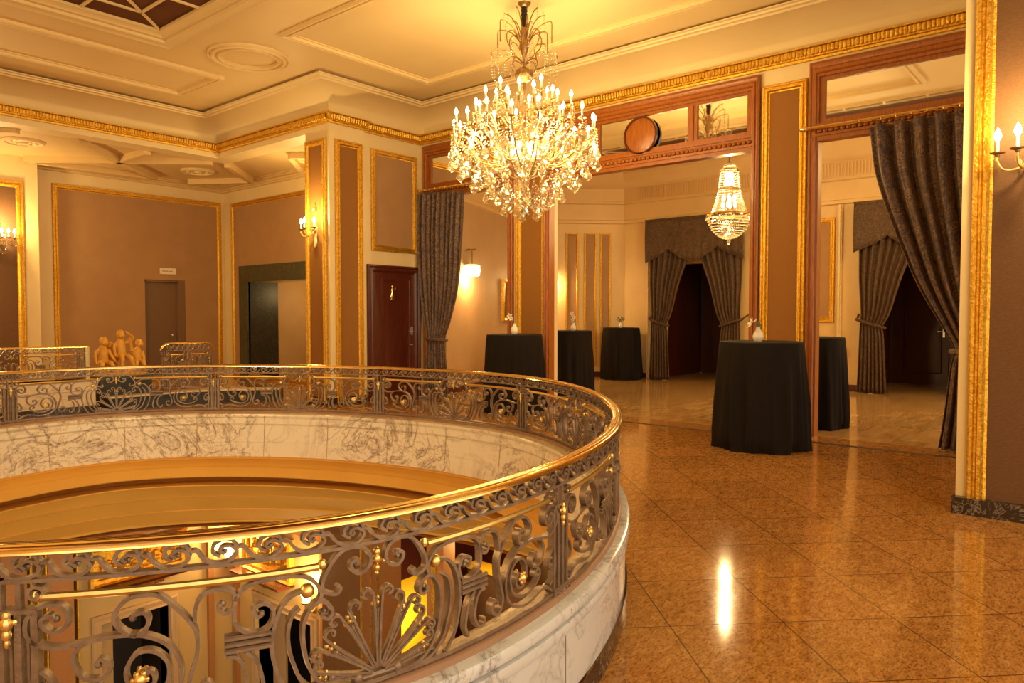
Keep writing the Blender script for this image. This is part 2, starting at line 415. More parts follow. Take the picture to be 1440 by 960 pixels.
# ------------------------------------------------------------------ stairwell shell (below the balustrade)
mb = MB()
oring(mb, [(.055,.0),(.055,.10)]); struct(mb, 'baseboard_well', M['darkmarble'], 'dark marble plinth round the outside of the oval curb', 'baseboard')
mb = MB()
oring(mb, [(.045,.10),(.045,.335),(.058,.345),(.062,.365),(.058,.383),(.036,.386),(.036,.400),(.066,.405),(.07,.425),(.062,.445),(.04,.452),(-.03,.452)])
struct(mb, 'wall_curb', M['marble2'], 'grey-veined white marble outer face of the oval curb', 'curb')
mb = MB()
oring(mb, [(-.02,.452),(-.085,.452),(-.115,.445),(-.12,.43),(-.112,.415),(-.10,.41),(-.115,.40),(-.12,.345),(-.10,.338),(-.10,.335),(-.115,.325),(-.13,.16),(-.13,.155),(-.135,.15),(-.15,.0)], 2)
struct(mb, 'wall_well', M['marble'], 'brown-veined marble lining of the stairwell under the far balustrade', 'wall')
mb = MB()
for j in range(26):                           # vertical joints of the marble lining
    s = OL*(j+.35)/26
    a = [omap(s-.0025, z, d) for (z,d) in ((.452,-.084),(.43,-.1215),(.335,-.1185),(.0,-.1515))]
    b = [omap(s+.0025, z, d) for (z,d) in ((.452,-.084),(.43,-.1215),(.335,-.1185),(.0,-.1515))]
    mb.add(a+b, [(0,1,5,4),(1,2,6,5),(2,3,7,6)])
    a = [omap(s+.3-.002, z, d) for (z,d) in ((.10,.0465),(.335,.0465),(.385,.0605),(.43,.0715),(.452,.045))]
    b = [omap(s+.3+.002, z, d) for (z,d) in ((.10,.0465),(.335,.0465),(.385,.0605),(.43,.0715),(.452,.045))]
    mb.add(a+b, [(0,1,6,5),(1,2,7,6),(2,3,8,7),(3,4,9,8)])
struct(mb, 'trim_2', M['bronze'], 'thin dark joints between the marble slabs of the oval curb', 'joint')
mb = MB()
oring(mb, [(-.15,.0),(-.17,-.005),(-.17,-.02),(-.2,-.025),(-.23,-.04),(-.25,-.045),(-.27,-.06),(-.285,-.075),(-.30,-.08),(-.345,-.15),(-.35,-.165),(-.34,-.175),(-.25,-.18),(-.1,-.19)])
struct(mb, 'trim_3', M['cove'], 'ochre cornice ring under the marble lining of the stairwell', 'cornice')
mb = MB()
oring(mb, [(-.1,-.19),(-.1,-.26),(-.30,-.265),(-.30,-.275),(-.1,-.28),(-.02,-.36),(.06,-.462),(.055,-.474),(.085,-.49),(.10,-.50),(.26,-.66),(.255,-.672),(.29,-.69),(.55,-.87),(.56,-.9),(.9,-.91)])
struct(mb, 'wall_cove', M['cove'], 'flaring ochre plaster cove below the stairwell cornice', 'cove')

# ------------------------------------------------------------------ the hall walls
GOLDP = [(0,0),(0,.03),(.012,.045),(.03,.045),(.038,.03),(.05,.03),(.06,.05),(.08,.05),(.095,.022),(.11,.015),(.11,0)]
def scaled(prof, k, d=1): return [(a*k, b*d) for a, b in prof]
TRIM = [10]
def panel(o, ux, uy, un, w, h, label, fw=.1, field='paper', fd=.012, depth=.9):
    """a gilded moulding round a field of wallpaper"""
    TRIM[0] += 1
    mb = MB(); mb.frame(o, ux, uy, un, w, h, scaled(GOLDP, fw/.11, depth))
    r = struct(mb, 'trim_%d' % TRIM[0], M['gold'], label, 'wall panel')
    O = Vector(o)+Vector(ux)*(fw*.9)+Vector(uy)*(fw*.9)
    f = MB(); f.panel(O, ux, uy, un, w-1.8*fw, h-1.8*fw, fd); f.build('wallpaper_field', M[field], r)
    return r
# curtain wall with three openings
OPEN = [(7.81,9.958),(3.68,7.17),(.90,3.062)]
WT = .34; HB = 4.605; HO = 4.56
mb = MB()
for (a, b) in ((9.958,10.4),(7.17,7.81),(3.062,3.68),(-3,.90)): mb.box((XW,a,0),(XW+WT,b,HO))
mb.box((XW,-3,HO),(XW+WT,10.4,5.25))
struct(mb, 'wall_right', M['cream'], 'cream wall pierced by three oak framed openings', 'wall')
mb = MB(); mb.box((7.97,10.06,0),(XW,10.4,5.2)); struct(mb, 'wall_back', M['cream'], 'cream wall around the mahogany door', 'wall')
mb = MB(); mb.box((XB,YB,0),(7.97,10.62,5.2)); struct(mb, 'wall_pier', M['cream'], 'cream corner pier with gilded panels on two faces', 'pier')
panel((XB,10.04,.03),(0,1,0),(0,0,1),(-1,0,0),.56,4.34,'narrow gilded panel behind the lit wall sconce on the corner pier',.1)
panel((7.35,YB,.03),(1,0,0),(0,0,1),(0,-1,0),.56,4.33,'tall gilded brown panel on the pier beside the mahogany door',.1)
panel((8.165,10.06,2.605),(1,0,0),(0,0,1),(0,-1,0),1.05,1.755,'taupe panel in a gilt frame above the mahogany door',.1,'taupe')
panel((XW,7.115,.03),(0,1,0),(0,0,1),(-1,0,0),.65,4.37,'gilded brown panel on the pier behind the big chandelier',.12)
panel((XW,3.09,.03),(0,1,0),(0,0,1),(-1,0,0),.57,4.37,'gilded brown panel rising behind the nearest draped table',.1)
# near pier on the right with the sconce
mb = MB(); mb.box((6.42,-3,0),(6.95,.985,5.2)); struct(mb, 'wall_near', M['cream'], 'cream edge of the near pier at the right of the openings', 'pier')
panel((6.42,-2.0,-.03),(0,1,0),(0,0,1),(-1,0,0),2.915,5.45,'large dark brown panel in a broad gilt frame behind the right sconce',.125,'darkpaper',.012,1.1)
mb = MB(); mb.box((6.35,-3,0),(6.43,1.0,.125)); struct(mb, 'baseboard_right', M['darkmarble'], 'dark veined marble skirting under the near pier', 'baseboard')
mb = MB()
mb.sweep([(XW,3.68),(XW,3.062)], [(0,0),(.03,0),(.03,.13),(0,.13)]); mb.sweep([(XW,7.17),(XW,7.81)][::-1], [(0,0),(.03,0),(.03,.13),(0,.13)])
mb.sweep([(8.05,10.06),(7.97,10.06),(7.97,YB),(XB,YB),(XB,10.62)], [(0,0),(.03,0),(.03,.13),(0,.13)])
struct(mb, 'baseboard_hall', M['darkmarble'], 'dark marble skirting along the piers of the hall', 'baseboard')

# gold band with acanthus teeth
PB = [(XW,-3),(XW,10.06),(7.97,10.06),(7.97,YB),(XB,YB),(XB,YF),(-9,YF)]
mb = MB(); mb.sweep(PB, [(0,4.60),(.03,4.605),(.035,4.63),(.05,4.64),(.05,4.655),(.06,4.74),(.085,4.75),(.085,4.765),(.05,4.775),(0,4.775)])
for i in range(len(PB)-1):
    a, b = Vector(PB[i]), Vector(PB[i+1]); d = (b-a); L = d.length; d.normalize(); nn = Vector((-d.y, d.x)); k = int(L/.046)
    for j in range(k):
        c = a+d*(L*(j+.5)/k); w = .0215
        pr = [(.052,4.65,.35),(.075,4.665,.8),(.082,4.70,1),(.085,4.735,.9),(.066,4.745,.6)]
        vs = []
        for (o, z, s) in pr:
            for sg in (-1, 0, 1):
                q = c+d*(w*s*sg)+nn*(o-(.012 if sg else 0)); vs.append((q.x,q.y,z))
        mb.add(vs, [(3*r+m, 3*r+m+1, 3*r+m+4, 3*r+m+3) for r in range(4) for m in range(2)])
struct(mb, 'trim_4', M['gold'], 'gilded acanthus cornice band running round the whole hall', 'cornice')
# plain cream frieze under the band, cove and ceiling fillet
PC = [(XW,-3),(XW,YB),(XB,YB),(XB,YF),(-9,YF)]
cv = [(0,4.77)] + [(.0+.47*(1-math.cos(t)), 4.775+.32*math.sin(t)) for t in np.linspace(0.0, PI/2*.98, 10)]
mb = MB(); mb.sweep(PC, cv+[(.48,5.10)]); struct(mb, 'trim_5', M['ceiling'], 'plain cream cove between gold band and ceiling', 'cove', 60)
mb = MB(); mb.sweep(PC, [(.46,5.09),(.49,5.085),(.51,5.105),(.55,5.11),(.56,5.13),(.60,5.135),(.60,5.15),(.12,5.152),(.12,5.19)])
struct(mb, 'trim_6', M['cream'], 'pale stepped fillet at the top of the cove', 'fillet')
# beams carrying the cornice on the open sides
mb = MB(); mb.box((XB,10.62,4.505),(XB+.4,YF+.4,5.25)); mb.box((-9,YF,4.505),(XB,YF+.4,5.25))
struct(mb, 'ceiling_beam', M['cream'], 'cream beam under the cornice at the far left of the hall', 'beam')

mb = MB(); mb.box((-9.3,-3,0),(-9,Y3+.3,5.2)); struct(mb, 'wall_west', M['cream'], 'plain cream end wall of the hall beyond the far left', 'wall')
# main ceiling with the skylight hole
SX0, SX1, SY0, SY1 = -.4, 4.80, -.6, 10.23
mb = MB()
for (a, b) in (((-9,-3),(SX0,YF)),((SX1,-3),(XW+.1,YF)),((SX0,-3),(SX1,SY0)),((SX0,SY1),(SX1,YF))): mb.box((a[0],a[1],ZC),(b[0],b[1],ZC+.15))
struct(mb, 'ceiling', M['ceiling'], 'cream coffered ceiling of the hall round the skylight', 'ceiling')
mb = MB(); mb.sweep([(SX0,SY0),(SX1,SY0),(SX1,SY1),(SX0,SY1)], [(-.03,ZC),(-.03,ZC-.03),(0,ZC-.035),(.04,ZC-.01),(.09,ZC+.0),(.11,ZC+.03),(.16,ZC+.035),(.2,ZC+.07),(.24,ZC+.08),(.24,ZC+.12)], closed=True)
struct(mb, 'trim_7', M['ceiling'], 'stepped plaster frame round the skylight opening', 'skylight frame')
# skylight: bars and panes
sky = MB(); zs = ZC+.085
x0, x1, y0, y1 = SX0+.22, SX1-.22, SY0+.22, SY1-.22
xi0, xi1, yi0, yi1 = x0+.42, x1-.42, y0+.42, y1-.42
def bar(p, q, w=.015):
    p, q = Vector((*p,0)), Vector((*q,0)); d = (q-p).normalized(); n = Vector((-d.y,d.x,0))*w
    a = [p+n, p-n, q-n, q+n]; sky.hexa([(v.x,v.y,zs+.005) for v in a], [(v.x,v.y,zs+.03) for v in a])
for (p, q) in (((xi0,yi0),(xi1,yi0)),((xi1,yi0),(xi1,yi1)),((xi1,yi1),(xi0,yi1)),((xi0,yi1),(xi0,yi0)),((x0,y0),(xi0+1.2,yi0+1.2)),((x1,y0),(xi1-1.2,yi0+1.2)),((x1,y1),(xi1-1.2,yi1-1.2)),((x0,y1),(xi0+1.2,yi1-1.2))): bar(p, q)
k = 0
for i in range(1, 8):
    t = xi0+(xi1-xi0)*i/7.
    if i < 7:
        bar((t,y0),(t,yi0)); bar((t,y1),(t,yi1))
for i in range(1, 14):
    t = yi0+(yi1-yi0)*i/14.; bar((x0,t),(xi0,t)); bar((x1,t),(xi1,t))
for r in range(1, 3):
    g = .55*r
    for (p, q) in (((xi0+g,yi0+g),(xi1-g,yi0+g)),((xi1-g,yi0+g),(xi1-g,yi1-g)),((xi1-g,yi1-g),(xi0+g,yi1-g)),((xi0+g,yi1-g),(xi0+g,yi0+g))): bar(p, q)
so = struct(sky, 'window_1', M['cream'], 'leaded ceiling skylight with dark brown panes and cream bars', 'skylight')
mb = MB(); mb.box((x0-.05,y0-.05,zs+.03),(x1+.05,y1+.05,zs+.05)); mb.build('pane', M['skypane'], so)

# ceiling mouldings
def cframe(x0, y0, x1, y1, z, w, label, name):
    mb = MB(); mb.frame((x0,y0,z),(1,0,0),(0,1,0),(0,0,-1),x1-x0,y1-y0,[(0,0),(0,.035),(w*.15,.05),(w*.3,.05),(w*.35,.022),(w*.5,.022),(w*.55,.05),(w*.8,.055),(w*.85,.02),(w,.015),(w,0)])
    return struct(mb, name, M['ceiling'], label, 'ceiling moulding')
cframe(-2.2,10.84,5.95,12.26,ZC,.14,'long rectangular ceiling moulding between skylight and far beam','trim_31')
cframe(5.50,2.55,8.20,8.64,ZC,.13,'rectangular ceiling moulding round the chandelier hook','trim_32')
mb = MB(); mb.lathe([(.39,ZC),(.385,ZC-.045),(.41,ZC-.055),(.43,ZC-.02),(.46,ZC-.02),(.475,ZC-.055),(.50,ZC-.06),(.52,ZC-.02),(.545,ZC-.04),(.56,ZC-.02),(.56,ZC)], (5.72,9.75,0), 48, closed=True)
struct(mb, 'trim_33', M['ceiling'], 'round plaster ceiling medallion beside the skylight corner', 'ceiling medallion')

# ------------------------------------------------------------------ side room at the back left
mb = MB(); mb.box((-9,YF+.4,ZS),(X3,Y3+.2,ZS+.1)); mb.box((XB+.4,10.4,ZS),(X3,YF+.4,ZS+.1))
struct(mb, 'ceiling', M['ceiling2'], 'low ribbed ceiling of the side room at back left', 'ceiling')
mb = MB()
def rib(p, q, w=.06, h=.12):
    p, q = Vector((*p,0)), Vector((*q,0)); d = (q-p).normalized(); n = Vector((-d.y,d.x,0))
    a = [p+n*w, p-n*w, q-n*w, q+n*w]; b = [p+n*w*.9, p-n*w*.9, q-n*w*.9, q+n*w*.9]
    mb.hexa([(v.x,v.y,ZS+.001) for v in a], [(v.x,v.y,ZS-h) for v in b])
for cx in (-.5, 2.8, 6.1):
    cy = 15.15
    for (dx, dy) in ((1,1),(1,-1),(-1,1),(-1,-1)): rib((cx,cy),(cx+dx*1.24,cy+dy*1.24))
    rib((cx,cy),(cx,13.91)); rib((cx-1.2,16.42),(cx+1.2,16.42))
rib((XB+.4,13.9),(8.9,15.15)); rib((8.9,15.15),(8.1,16.4)); rib((8.9,13.2),(8.0,12.2)); rib((8.0,12.2),(8.9,11.2))
mb.sweep([(-4,Y3),(X3,Y3)][::-1] if False else [(X3,10.4),(X3,Y3),(-9,Y3)], [(0,4.43),(.05,4.44),(.06,4.47),(.09,4.48),(.1,4.51),(.2,4.515),(.2,4.535),(.26,4.54),(.26,ZS)])
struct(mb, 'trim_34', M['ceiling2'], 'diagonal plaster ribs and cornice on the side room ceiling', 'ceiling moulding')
for i, (x, y) in enumerate(((1.1,15.0),(4.43,15.02),(7.73,15.27),(8.55,12.4))):
    mb = MB(); mb.lathe([(.001,ZS-.05),(.06,ZS-.055),(.07,ZS-.03),(.10,ZS-.02),(.12,ZS-.035),(.15,ZS-.02),(.26,ZS-.02),(.28,ZS-.045),(.31,ZS-.045),(.34,ZS-.02),(.34,ZS)], (x,y,0), 32)
    for k in range(8):
        a = k*PI/4; mb.ball((x+.2*math.cos(a), y+.2*math.sin(a), ZS-.02), .045, 8, (1,1,.5))
    lab = ['plaster ceiling rosette furthest left in the side room','plaster ceiling rosette above the dark panel by the far left pier','plaster ceiling rosette above the fire exit door side','plaster ceiling rosette half hidden by the corner pier'][i]
    struct(mb, 'trim_%d' % (35+i), M['cream'], lab, 'ceiling rosette')
mb = MB()
DX0, DX1, DZ = 7.30, 8.225, 2.29
mb.box((-9,Y3,0),(DX0,Y3+.3,ZS)); mb.box((DX1,Y3,0),(X3+.3,Y3+.3,ZS)); mb.box((DX0,Y3,DZ),(DX1,Y3+.3,ZS))
struct(mb, 'wall_left', M['cream'], 'cream side room wall with the fire exit door', 'wall')
mb = MB(); mb.frame((5.48,Y3,.0),(1,0,0),(0,0,1),(0,-1,0),3.65,4.19,scaled(GOLDP,1,.9))
r = struct(mb, 'trim_40', M['gold'], 'wide gilt frame on the taupe wall with the fire exit', 'wall panel')
f = MB(); f.box((5.58,Y3-.012,.0),(DX0,Y3,4.09)); f.box((DX1,Y3-.012,0),(9.03,Y3,4.09)); f.box((DX0,Y3-.012,DZ),(DX1,Y3,4.09)); f.build('wallpaper_field', M['taupe'], r)
# exit door
mb = MB(); mb.box((DX0,Y3+.02,0),(DX0+.04,Y3+.3,DZ)); mb.box((DX1-.17,Y3+.0,0),(DX1,Y3+.3,DZ)); mb.box((DX0,Y3+.02,DZ-.05),(DX1,Y3+.3,DZ)); 
d = struct(mb, 'door_1', M['greydoor'], 'plain taupe fire exit door recessed in the side room wall', 'door')
mb = MB(); mb.box((DX0+.04,Y3+.12,0),(DX1-.17,Y3+.17,DZ-.05)); mb.build('door_leaf', M['greydoor'], d)
mb = MB(); mb.ball((7.94,Y3+.06,1.02),.035,10); mb.tube([(7.94,Y3+.12,1.02),(7.94,Y3+.06,1.02)],.014); mb.build('door_handle', M['chrome'], d)
t = thing('exit_sign','small white sign on the taupe wall above the fire exit door','sign',(7.83,Y3-.012,2.45))
mb = MB(); mb.box((7.64,Y3-.05,2.42),(8.0,Y3-.012,2.56)); mb.build('sign_plate', M['signw'], t)
# blurred line of lettering, unreadable in the photograph
mb = MB()
for i, (x, w) in enumerate(((7.68,.03),(7.72,.02),(7.75,.03),(7.79,.02),(7.85,.03),(7.89,.02))): mb.box((x,Y3-.053,2.478),(x+w,Y3-.05,2.50))
mb.box((7.68,Y3-.0525,2.486),(7.91,Y3-.05,2.492)); mb.build('lettering', M['ink'], t)
# pier at far left of the side room with its dark panel
mb = MB(); mb.box((1.5,16.5,0),(5.10,Y3,ZS)); struct(mb, 'wall_far', M['cream'], 'cream projecting pier at the far left of the side room', 'pier')
panel((1.9,16.5,.1),(1,0,0),(0,0,1),(0,-1,0),2.95,3.97,'dark patterned panel in gilt frame behind the crystal sconce',.13,'darkpaper')
# right wall of the side room with the green marble portal
PY0, PY1, PZ = 13.35, 15.83, 2.26
mb = MB(); mb.box((X3,10.4,0),(X3+.75,PY0,ZS)); mb.box((X3,PY1,0),(X3+.75,Y3,ZS)); mb.box((X3,PY0,PZ),(X3+.75,PY1,ZS))
struct(mb, 'wall_side', M['cream'], 'cream side room wall around the green marble doorway', 'wall')
mb = MB(); mb.frame((X3,10.9,0),(0,1,0),(0,0,1),(-1,0,0),5.65,4.15,scaled(GOLDP,1,.9))
r = struct(mb, 'trim_41', M['gold'], 'gilt frame round the taupe wall above the marble doorway', 'wall panel')
f = MB(); f.box((X3-.012,11.0,0),(X3,PY0,4.05)); f.box((X3-.012,PY1,0),(X3,16.45,4.05)); f.box((X3-.012,PY0,PZ),(X3,PY1,4.05)); f.build('wallpaper_field', M['taupe'], r)
mb = MB()
mb.box((X3-.05,PY1,0),(X3+.02,16.19,2.64)); mb.box((X3-.05,12.98,0),(X3+.02,PY0,2.64)); mb.box((X3-.05,PY0,PZ),(X3+.02,PY1,2.64))
r = struct(mb, 'door_2', M['greenmarble'], 'green marble doorway surround in the side room', 'doorway')
mb = MB(); mb.box((X3+.02,PY1-.03,0),(X3+.75,PY1,PZ)); mb.box((X3+.02,PY0,0),(X3+.75,PY0+.03,PZ)); mb.build('jamb', M['blackmarble'], r)
mb = MB(); mb.box((X3+.75,PY0-1,0),(X3+2.2,PY0-.9,2.6)); mb.box((X3+2.1,PY0-1,0),(X3+2.2,PY1+1,2.6)); mb.box((X3+.75,PY1+.0,0),(X3+2.1,PY1+.1,2.6)); mb.box((X3+.75,PY0-1,2.6),(X3+2.2,PY1+.2,2.7))
struct(mb, 'wall_passage', M['tan'], 'tan wall of the passage seen through the marble doorway', 'wall')
mb = MB(); mb.box((X3-.1,PY0-1,-.1),(X3+2.2,PY1+.2,0.002)); struct(mb, 'floor', M['floor2'], 'floor of the passage behind the marble doorway', 'floor')
t = thing('newel_post','dark wooden newel post standing inside the marble doorway','post',(X3+.35,13.75,0))
mb = MB(); mb.box((X3+.29,13.69,0),(X3+.41,13.81,1.16)); mb.build('shaft', M['mahogany'], t)
mb = MB(); mb.box((X3+.25,13.65,1.16),(X3+.45,13.85,1.2)); mb.box((X3+.23,13.63,1.2),(X3+.47,13.87,1.25)); mb.build('cap', M['mahogany'], t)

# ------------------------------------------------------------------ oak openings with transom windows
def opening(n, a, b, mull, labs):
    W = .115; x = XW
    pr = [(0,0),(0,.05),(.02,.062),(.035,.05),(.05,.05),(.06,.07),(.085,.07),(.095,.045),(W,.04),(W,-.10)]
    mb = MB(); k = len(pr)
    # casing: two jambs and a head, mitred, standing on the floor
    vs = []
    for (y, z, sy, sz) in ((a,0,1,0),(a,HO,1,-1),(b,HO,-1,-1),(b,0,-1,0)):
        for (i, d) in pr: vs.append((x-d, y+sy*i, z+sz*i*1.55))
    mb.add(vs, [(s*k+l, (s+1)*k+l, (s+1)*k+l+1, s*k+l+1) for s in range(3) for l in range(k-1)])
    mb.box((x-.05,a+W*.4,3.61),(x+.10,b-W*.4,3.66)); mb.box((x-.075,a+W*.5,3.66),(x+.10,b-W*.5,3.69)); mb.box((x-.035,a+W*.5,3.69),(x+.10,b-W*.5,3.78))
    mb.box((x-.06,a+W*.5,3.78),(x+.10,b-W*.5,3.81))
    c = int((b-a)/.07)                                       # carved rope on the lintel
    for j in range(c): mb.ball((x-.055, a+.1+(b-a-.2)*(j+.5)/c, 3.725), .03, 6, (.8,1.1,.9))
    r = struct(mb, 'trim_%d' % (50+n), M['wood'], labs[0], 'opening frame')
    ya, yb = a+W*.9, b-W*.9; z0, z1 = 3.81, HO-W*1.5
    fr = MB(); fw = .075; ps = [ya]+list(mull)+[yb]
    fr.box((x-.01,ya,z0),(x+.05,yb,z0+.06)); fr.box((x-.01,ya,z1-.05),(x+.05,yb,z1))
    fr.box((x-.01,ya,z0+.06),(x+.05,ya+fw,z1-.05)); fr.box((x-.01,yb-fw,z0+.06),(x+.05,yb,z1-.05))
    for m in mull: fr.box((x-.008,m-.07,z0+.06),(x+.052,m+.07,z1-.05)); fr.box((x-.03,m-.015,z0+.06),(x-.009,m+.015,z1-.05))
    w = struct(fr, 'window_%d' % (n+1), M['wood'], labs[1], 'transom window')
    for j in range(len(ps)-1):
        p = MB(); p.box((x+.018,ps[j]+.05,z0+.03),(x+.024,ps[j+1]-.05,z1-.03)); p.build('mirror_pane', M['mirror'], w)
opening(1, *OPEN[0], [], ('oak frame of the opening with the tied-back curtain beside the mahogany door','single pane oak transom over the opening beside the mahogany door'))
opening(2, *OPEN[1], [4.63,6.2], ('oak frame of the wide middle opening behind the chandelier','three pane oak transom over the wide middle opening'))
opening(3, *OPEN[2], [], ('oak frame of the opening beside the near pier','oak transom above the tied curtain by the near pier'))
t = thing('wooden_disc','round wooden plaque fixed on the middle transom window','plaque',(9.29,5.42,4.05))
mb = MB(); mb.lathe([(.001,-.03),(.235,-.03),(.25,-.02),(.25,.0),(.001,0)], (0,0,0), 40, 'x')
for i in range(len(mb.v)): p = mb.v[i]; mb.v[i] = (p[0]+9.315, p[1]+5.42, p[2]+4.06)
mb.build('disc', M['wood'], t)
mb = MB(); mb.lathe([(.245,-.045),(.268,-.045),(.268,0),(.245,0)], (0,0,0), 40, 'x', closed=True)
for i in range(len(mb.v)): p = mb.v[i]; mb.v[i] = (p[0]+9.315, p[1]+5.42, p[2]+4.06)
mb.build('rim', M['mahogany'], t)

# mahogany door with the brass figure
mb = MB(); x0, x1 = 8.06, 9.27; yf = 10.06
pr = [(0,0),(0,.05),(.03,.055),(.05,.035),(.08,.035),(.1,.05),(.13,.02),(.13,-.1)]
k = len(pr); vs = []
for (x, z, sx, sz) in ((x0,0,1,0),(x0,2.365,1,-1),(x1,2.365,-1,-1),(x1,0,-1,0)):
    for (i, d) in pr: vs.append((x+sx*i, yf-d, z+sz*i))
mb.add(vs, [(s*k+l, (s+1)*k+l, (s+1)*k+l+1, s*k+l+1) for s in range(3) for l in range(k-1)])
d = struct(mb, 'door_3', M['mahogany'], 'dark mahogany panelled door with a small brass figure', 'door')
mb = MB(); mb.box((8.17,yf-.012,0),(9.16,yf+.02,2.25)); mb.build('door_leaf', M['mahogany'], d)
mb = MB(); mb.frame((8.38,yf-.012,.2),(1,0,0),(0,0,1),(0,-1,0),.66,1.93,[(0,0),(.008,.018),(.02,.02),(.035,.008),(.05,.006),(.05,0)]); mb.build('panel_moulding', M['mahogany'], d)
mb = MB(); mb.box((9.03,yf-.035,1.13),(9.09,yf-.012,1.27)); mb.tube([(9.06,yf-.03,1.19),(9.06,yf-.07,1.19),(8.96,yf-.07,1.19)],.012); mb.ball((9.06,yf-.03,.945),.022,8); mb.build('door_handle', M['chrome'], d)
t = thing('brass_figure','small brass lady figure fixed on the mahogany door','door figure',(8.62,yf-.03,1.76))
mb = MB(); mb.lathe([(.001,1.755),(.055,1.757),(.06,1.775),(.035,1.785),(.05,1.80),(.045,1.86),(.022,1.90),(.035,1.935),(.02,1.965),(.012,1.975),(.024,1.995),(.022,2.01),(.001,2.022)], (8.62,yf-.02,0), 14)
for i in range(len(mb.v)): p = mb.v[i]; mb.v[i] = (p[0], yf-.012+(p[1]-yf+.02)*.4-.014, p[2])
mb.build('body', M['brass'], t)
mb = MB(); mb.tube([(8.655,yf-.03,1.94),(8.675,yf-.035,1.96),(8.65,yf-.035,2.0)],.009,6); mb.build('arm', M['brass'], t); mb = MB(); mb.tube([(8.588,yf-.03,1.94),(8.575,yf-.035,1.90)],.009,6); mb.build('arm', M['brass'], t)

# ------------------------------------------------------------------ the salon behind the openings
AB = [(XW+WT,9.75),(13.64,11.02),(X2R,9.35)]
def wallseg(mb, p, q, t, z0, z1):
    p, q = Vector(p), Vector(q); d = (q-p).normalized(); n = Vector((-d.y,d.x))*t
    a = [p, q, q+n, p+n]; mb.hexa([(v.x,v.y,z0) for v in a], [(v.x,v.y,z1) for v in a])
D1, D2, DH = (6.45,8.32), (1.9,3.85), 2.66
mb = MB()
for (a, b) in ((D1[1],9.35),(D2[1],D1[0]),(-3,D2[0])): mb.box((X2R,a,0),(X2R+.3,b,5))
for (a, b) in (D1, D2): mb.box((X2R,a,DH),(X2R+.3,b,5))
struct(mb, 'wall_salon', M['salon'], 'cream back wall of the salon with two curtained doorways', 'wall')
mb = MB(); wallseg(mb, AB[1], AB[2], .2, 0, 5); struct(mb, 'wall_corner', M['salon'], 'slanting corner wall of the salon with narrow panels', 'wall')
mb = MB(); wallseg(mb, AB[0], AB[1], .2, 0, 5); struct(mb, 'wall_tan', M['tan'], 'tan salon wall with the fringed wall lamp', 'wall')
mb = MB(); mb.box((XW+WT,-3,4.95),(17,11.2,5.1)); struct(mb, 'ceiling', M['ceiling'], 'moulded cream ceiling of the salon seen through the transoms', 'ceiling')
cframe(10.3,3.9,14.2,6.9,4.95,.16,'rectangular ceiling moulding over the bead chandelier','trim_60')
cframe(10.3,-2.0,14.2,3.3,4.95,.16,'rectangular salon ceiling moulding near the right opening','trim_61')
EP = [(0,3.66),(.06,3.68),(.06,3.74),(.025,3.76),(.025,4.12),(.07,4.14),(.07,4.19),(.035,4.2),(.035,4.5),(.08,4.53),(.14,4.6),(.2,4.75),(.25,4.82),(.25,4.95)]
mb = MB(); mb.sweep([(X2R,-3),(X2R,9.35),(13.64,11.02),(XW+WT,9.75)], EP)
for j in range(150):
    y = 8.9-j*.062
    if int(j/18) % 2 == 0 or True: mb.box((X2R-.056,y,4.22),(X2R-.03,y+.028,4.48))
struct(mb, 'trim_62', M['salon'], 'fluted plaster entablature round the top of the salon wall', 'entablature')
mb = MB(); mb.sweep([(X2R,D1[1]),(X2R,9.35),(13.64,11.02),(XW+WT,9.75)], [(0,0),(.03,0),(.03,.12),(0,.12)]); mb.sweep([(X2R,D2[1]),(X2R,D1[0])], [(0,0),(.03,0),(.03,.12),(0,.12)])
struct(mb, 'baseboard_salon', M['mahogany'], 'dark skirting along the salon walls', 'baseboard')
# narrow gilded panels on the slanting wall
cd = (Vector((13.64,11.02,0))-Vector((X2R,9.35,0))).normalized(); cn = Vector((-.7071,-.7071,0))
for (u, w, lab) in ((.33,.26,'narrow gilded panel nearest the salon corner'),(.68,.30,'narrow gilded panel in the middle of the slanting salon wall'),(1.12,.30,'narrow gilded panel on the slanting salon wall, beside the opening edge')):
    panel(Vector((X2R,9.35,.25))+cd*u, cd, (0,0,1), cn, w, 3.2, lab, .05, 'taupe', .01)
panel((X2R,4.50,1.34),(0,1,0),(0,0,1),(-1,0,0),1.35,2.08,'gold framed taupe panel between the two curtained doorways',.1,'taupe')
mb = MB()
for y in (4.36,8.62):
    mb.box((X2R-.07,y,0),(X2R,y+.07,3.66)); mb.box((X2R-.11,y+.02,0),(X2R,y+.05,3.66))
struct(mb, 'trim_63', M['cream'], 'slim pilaster strips beside the curtained doorways', 'pilaster')
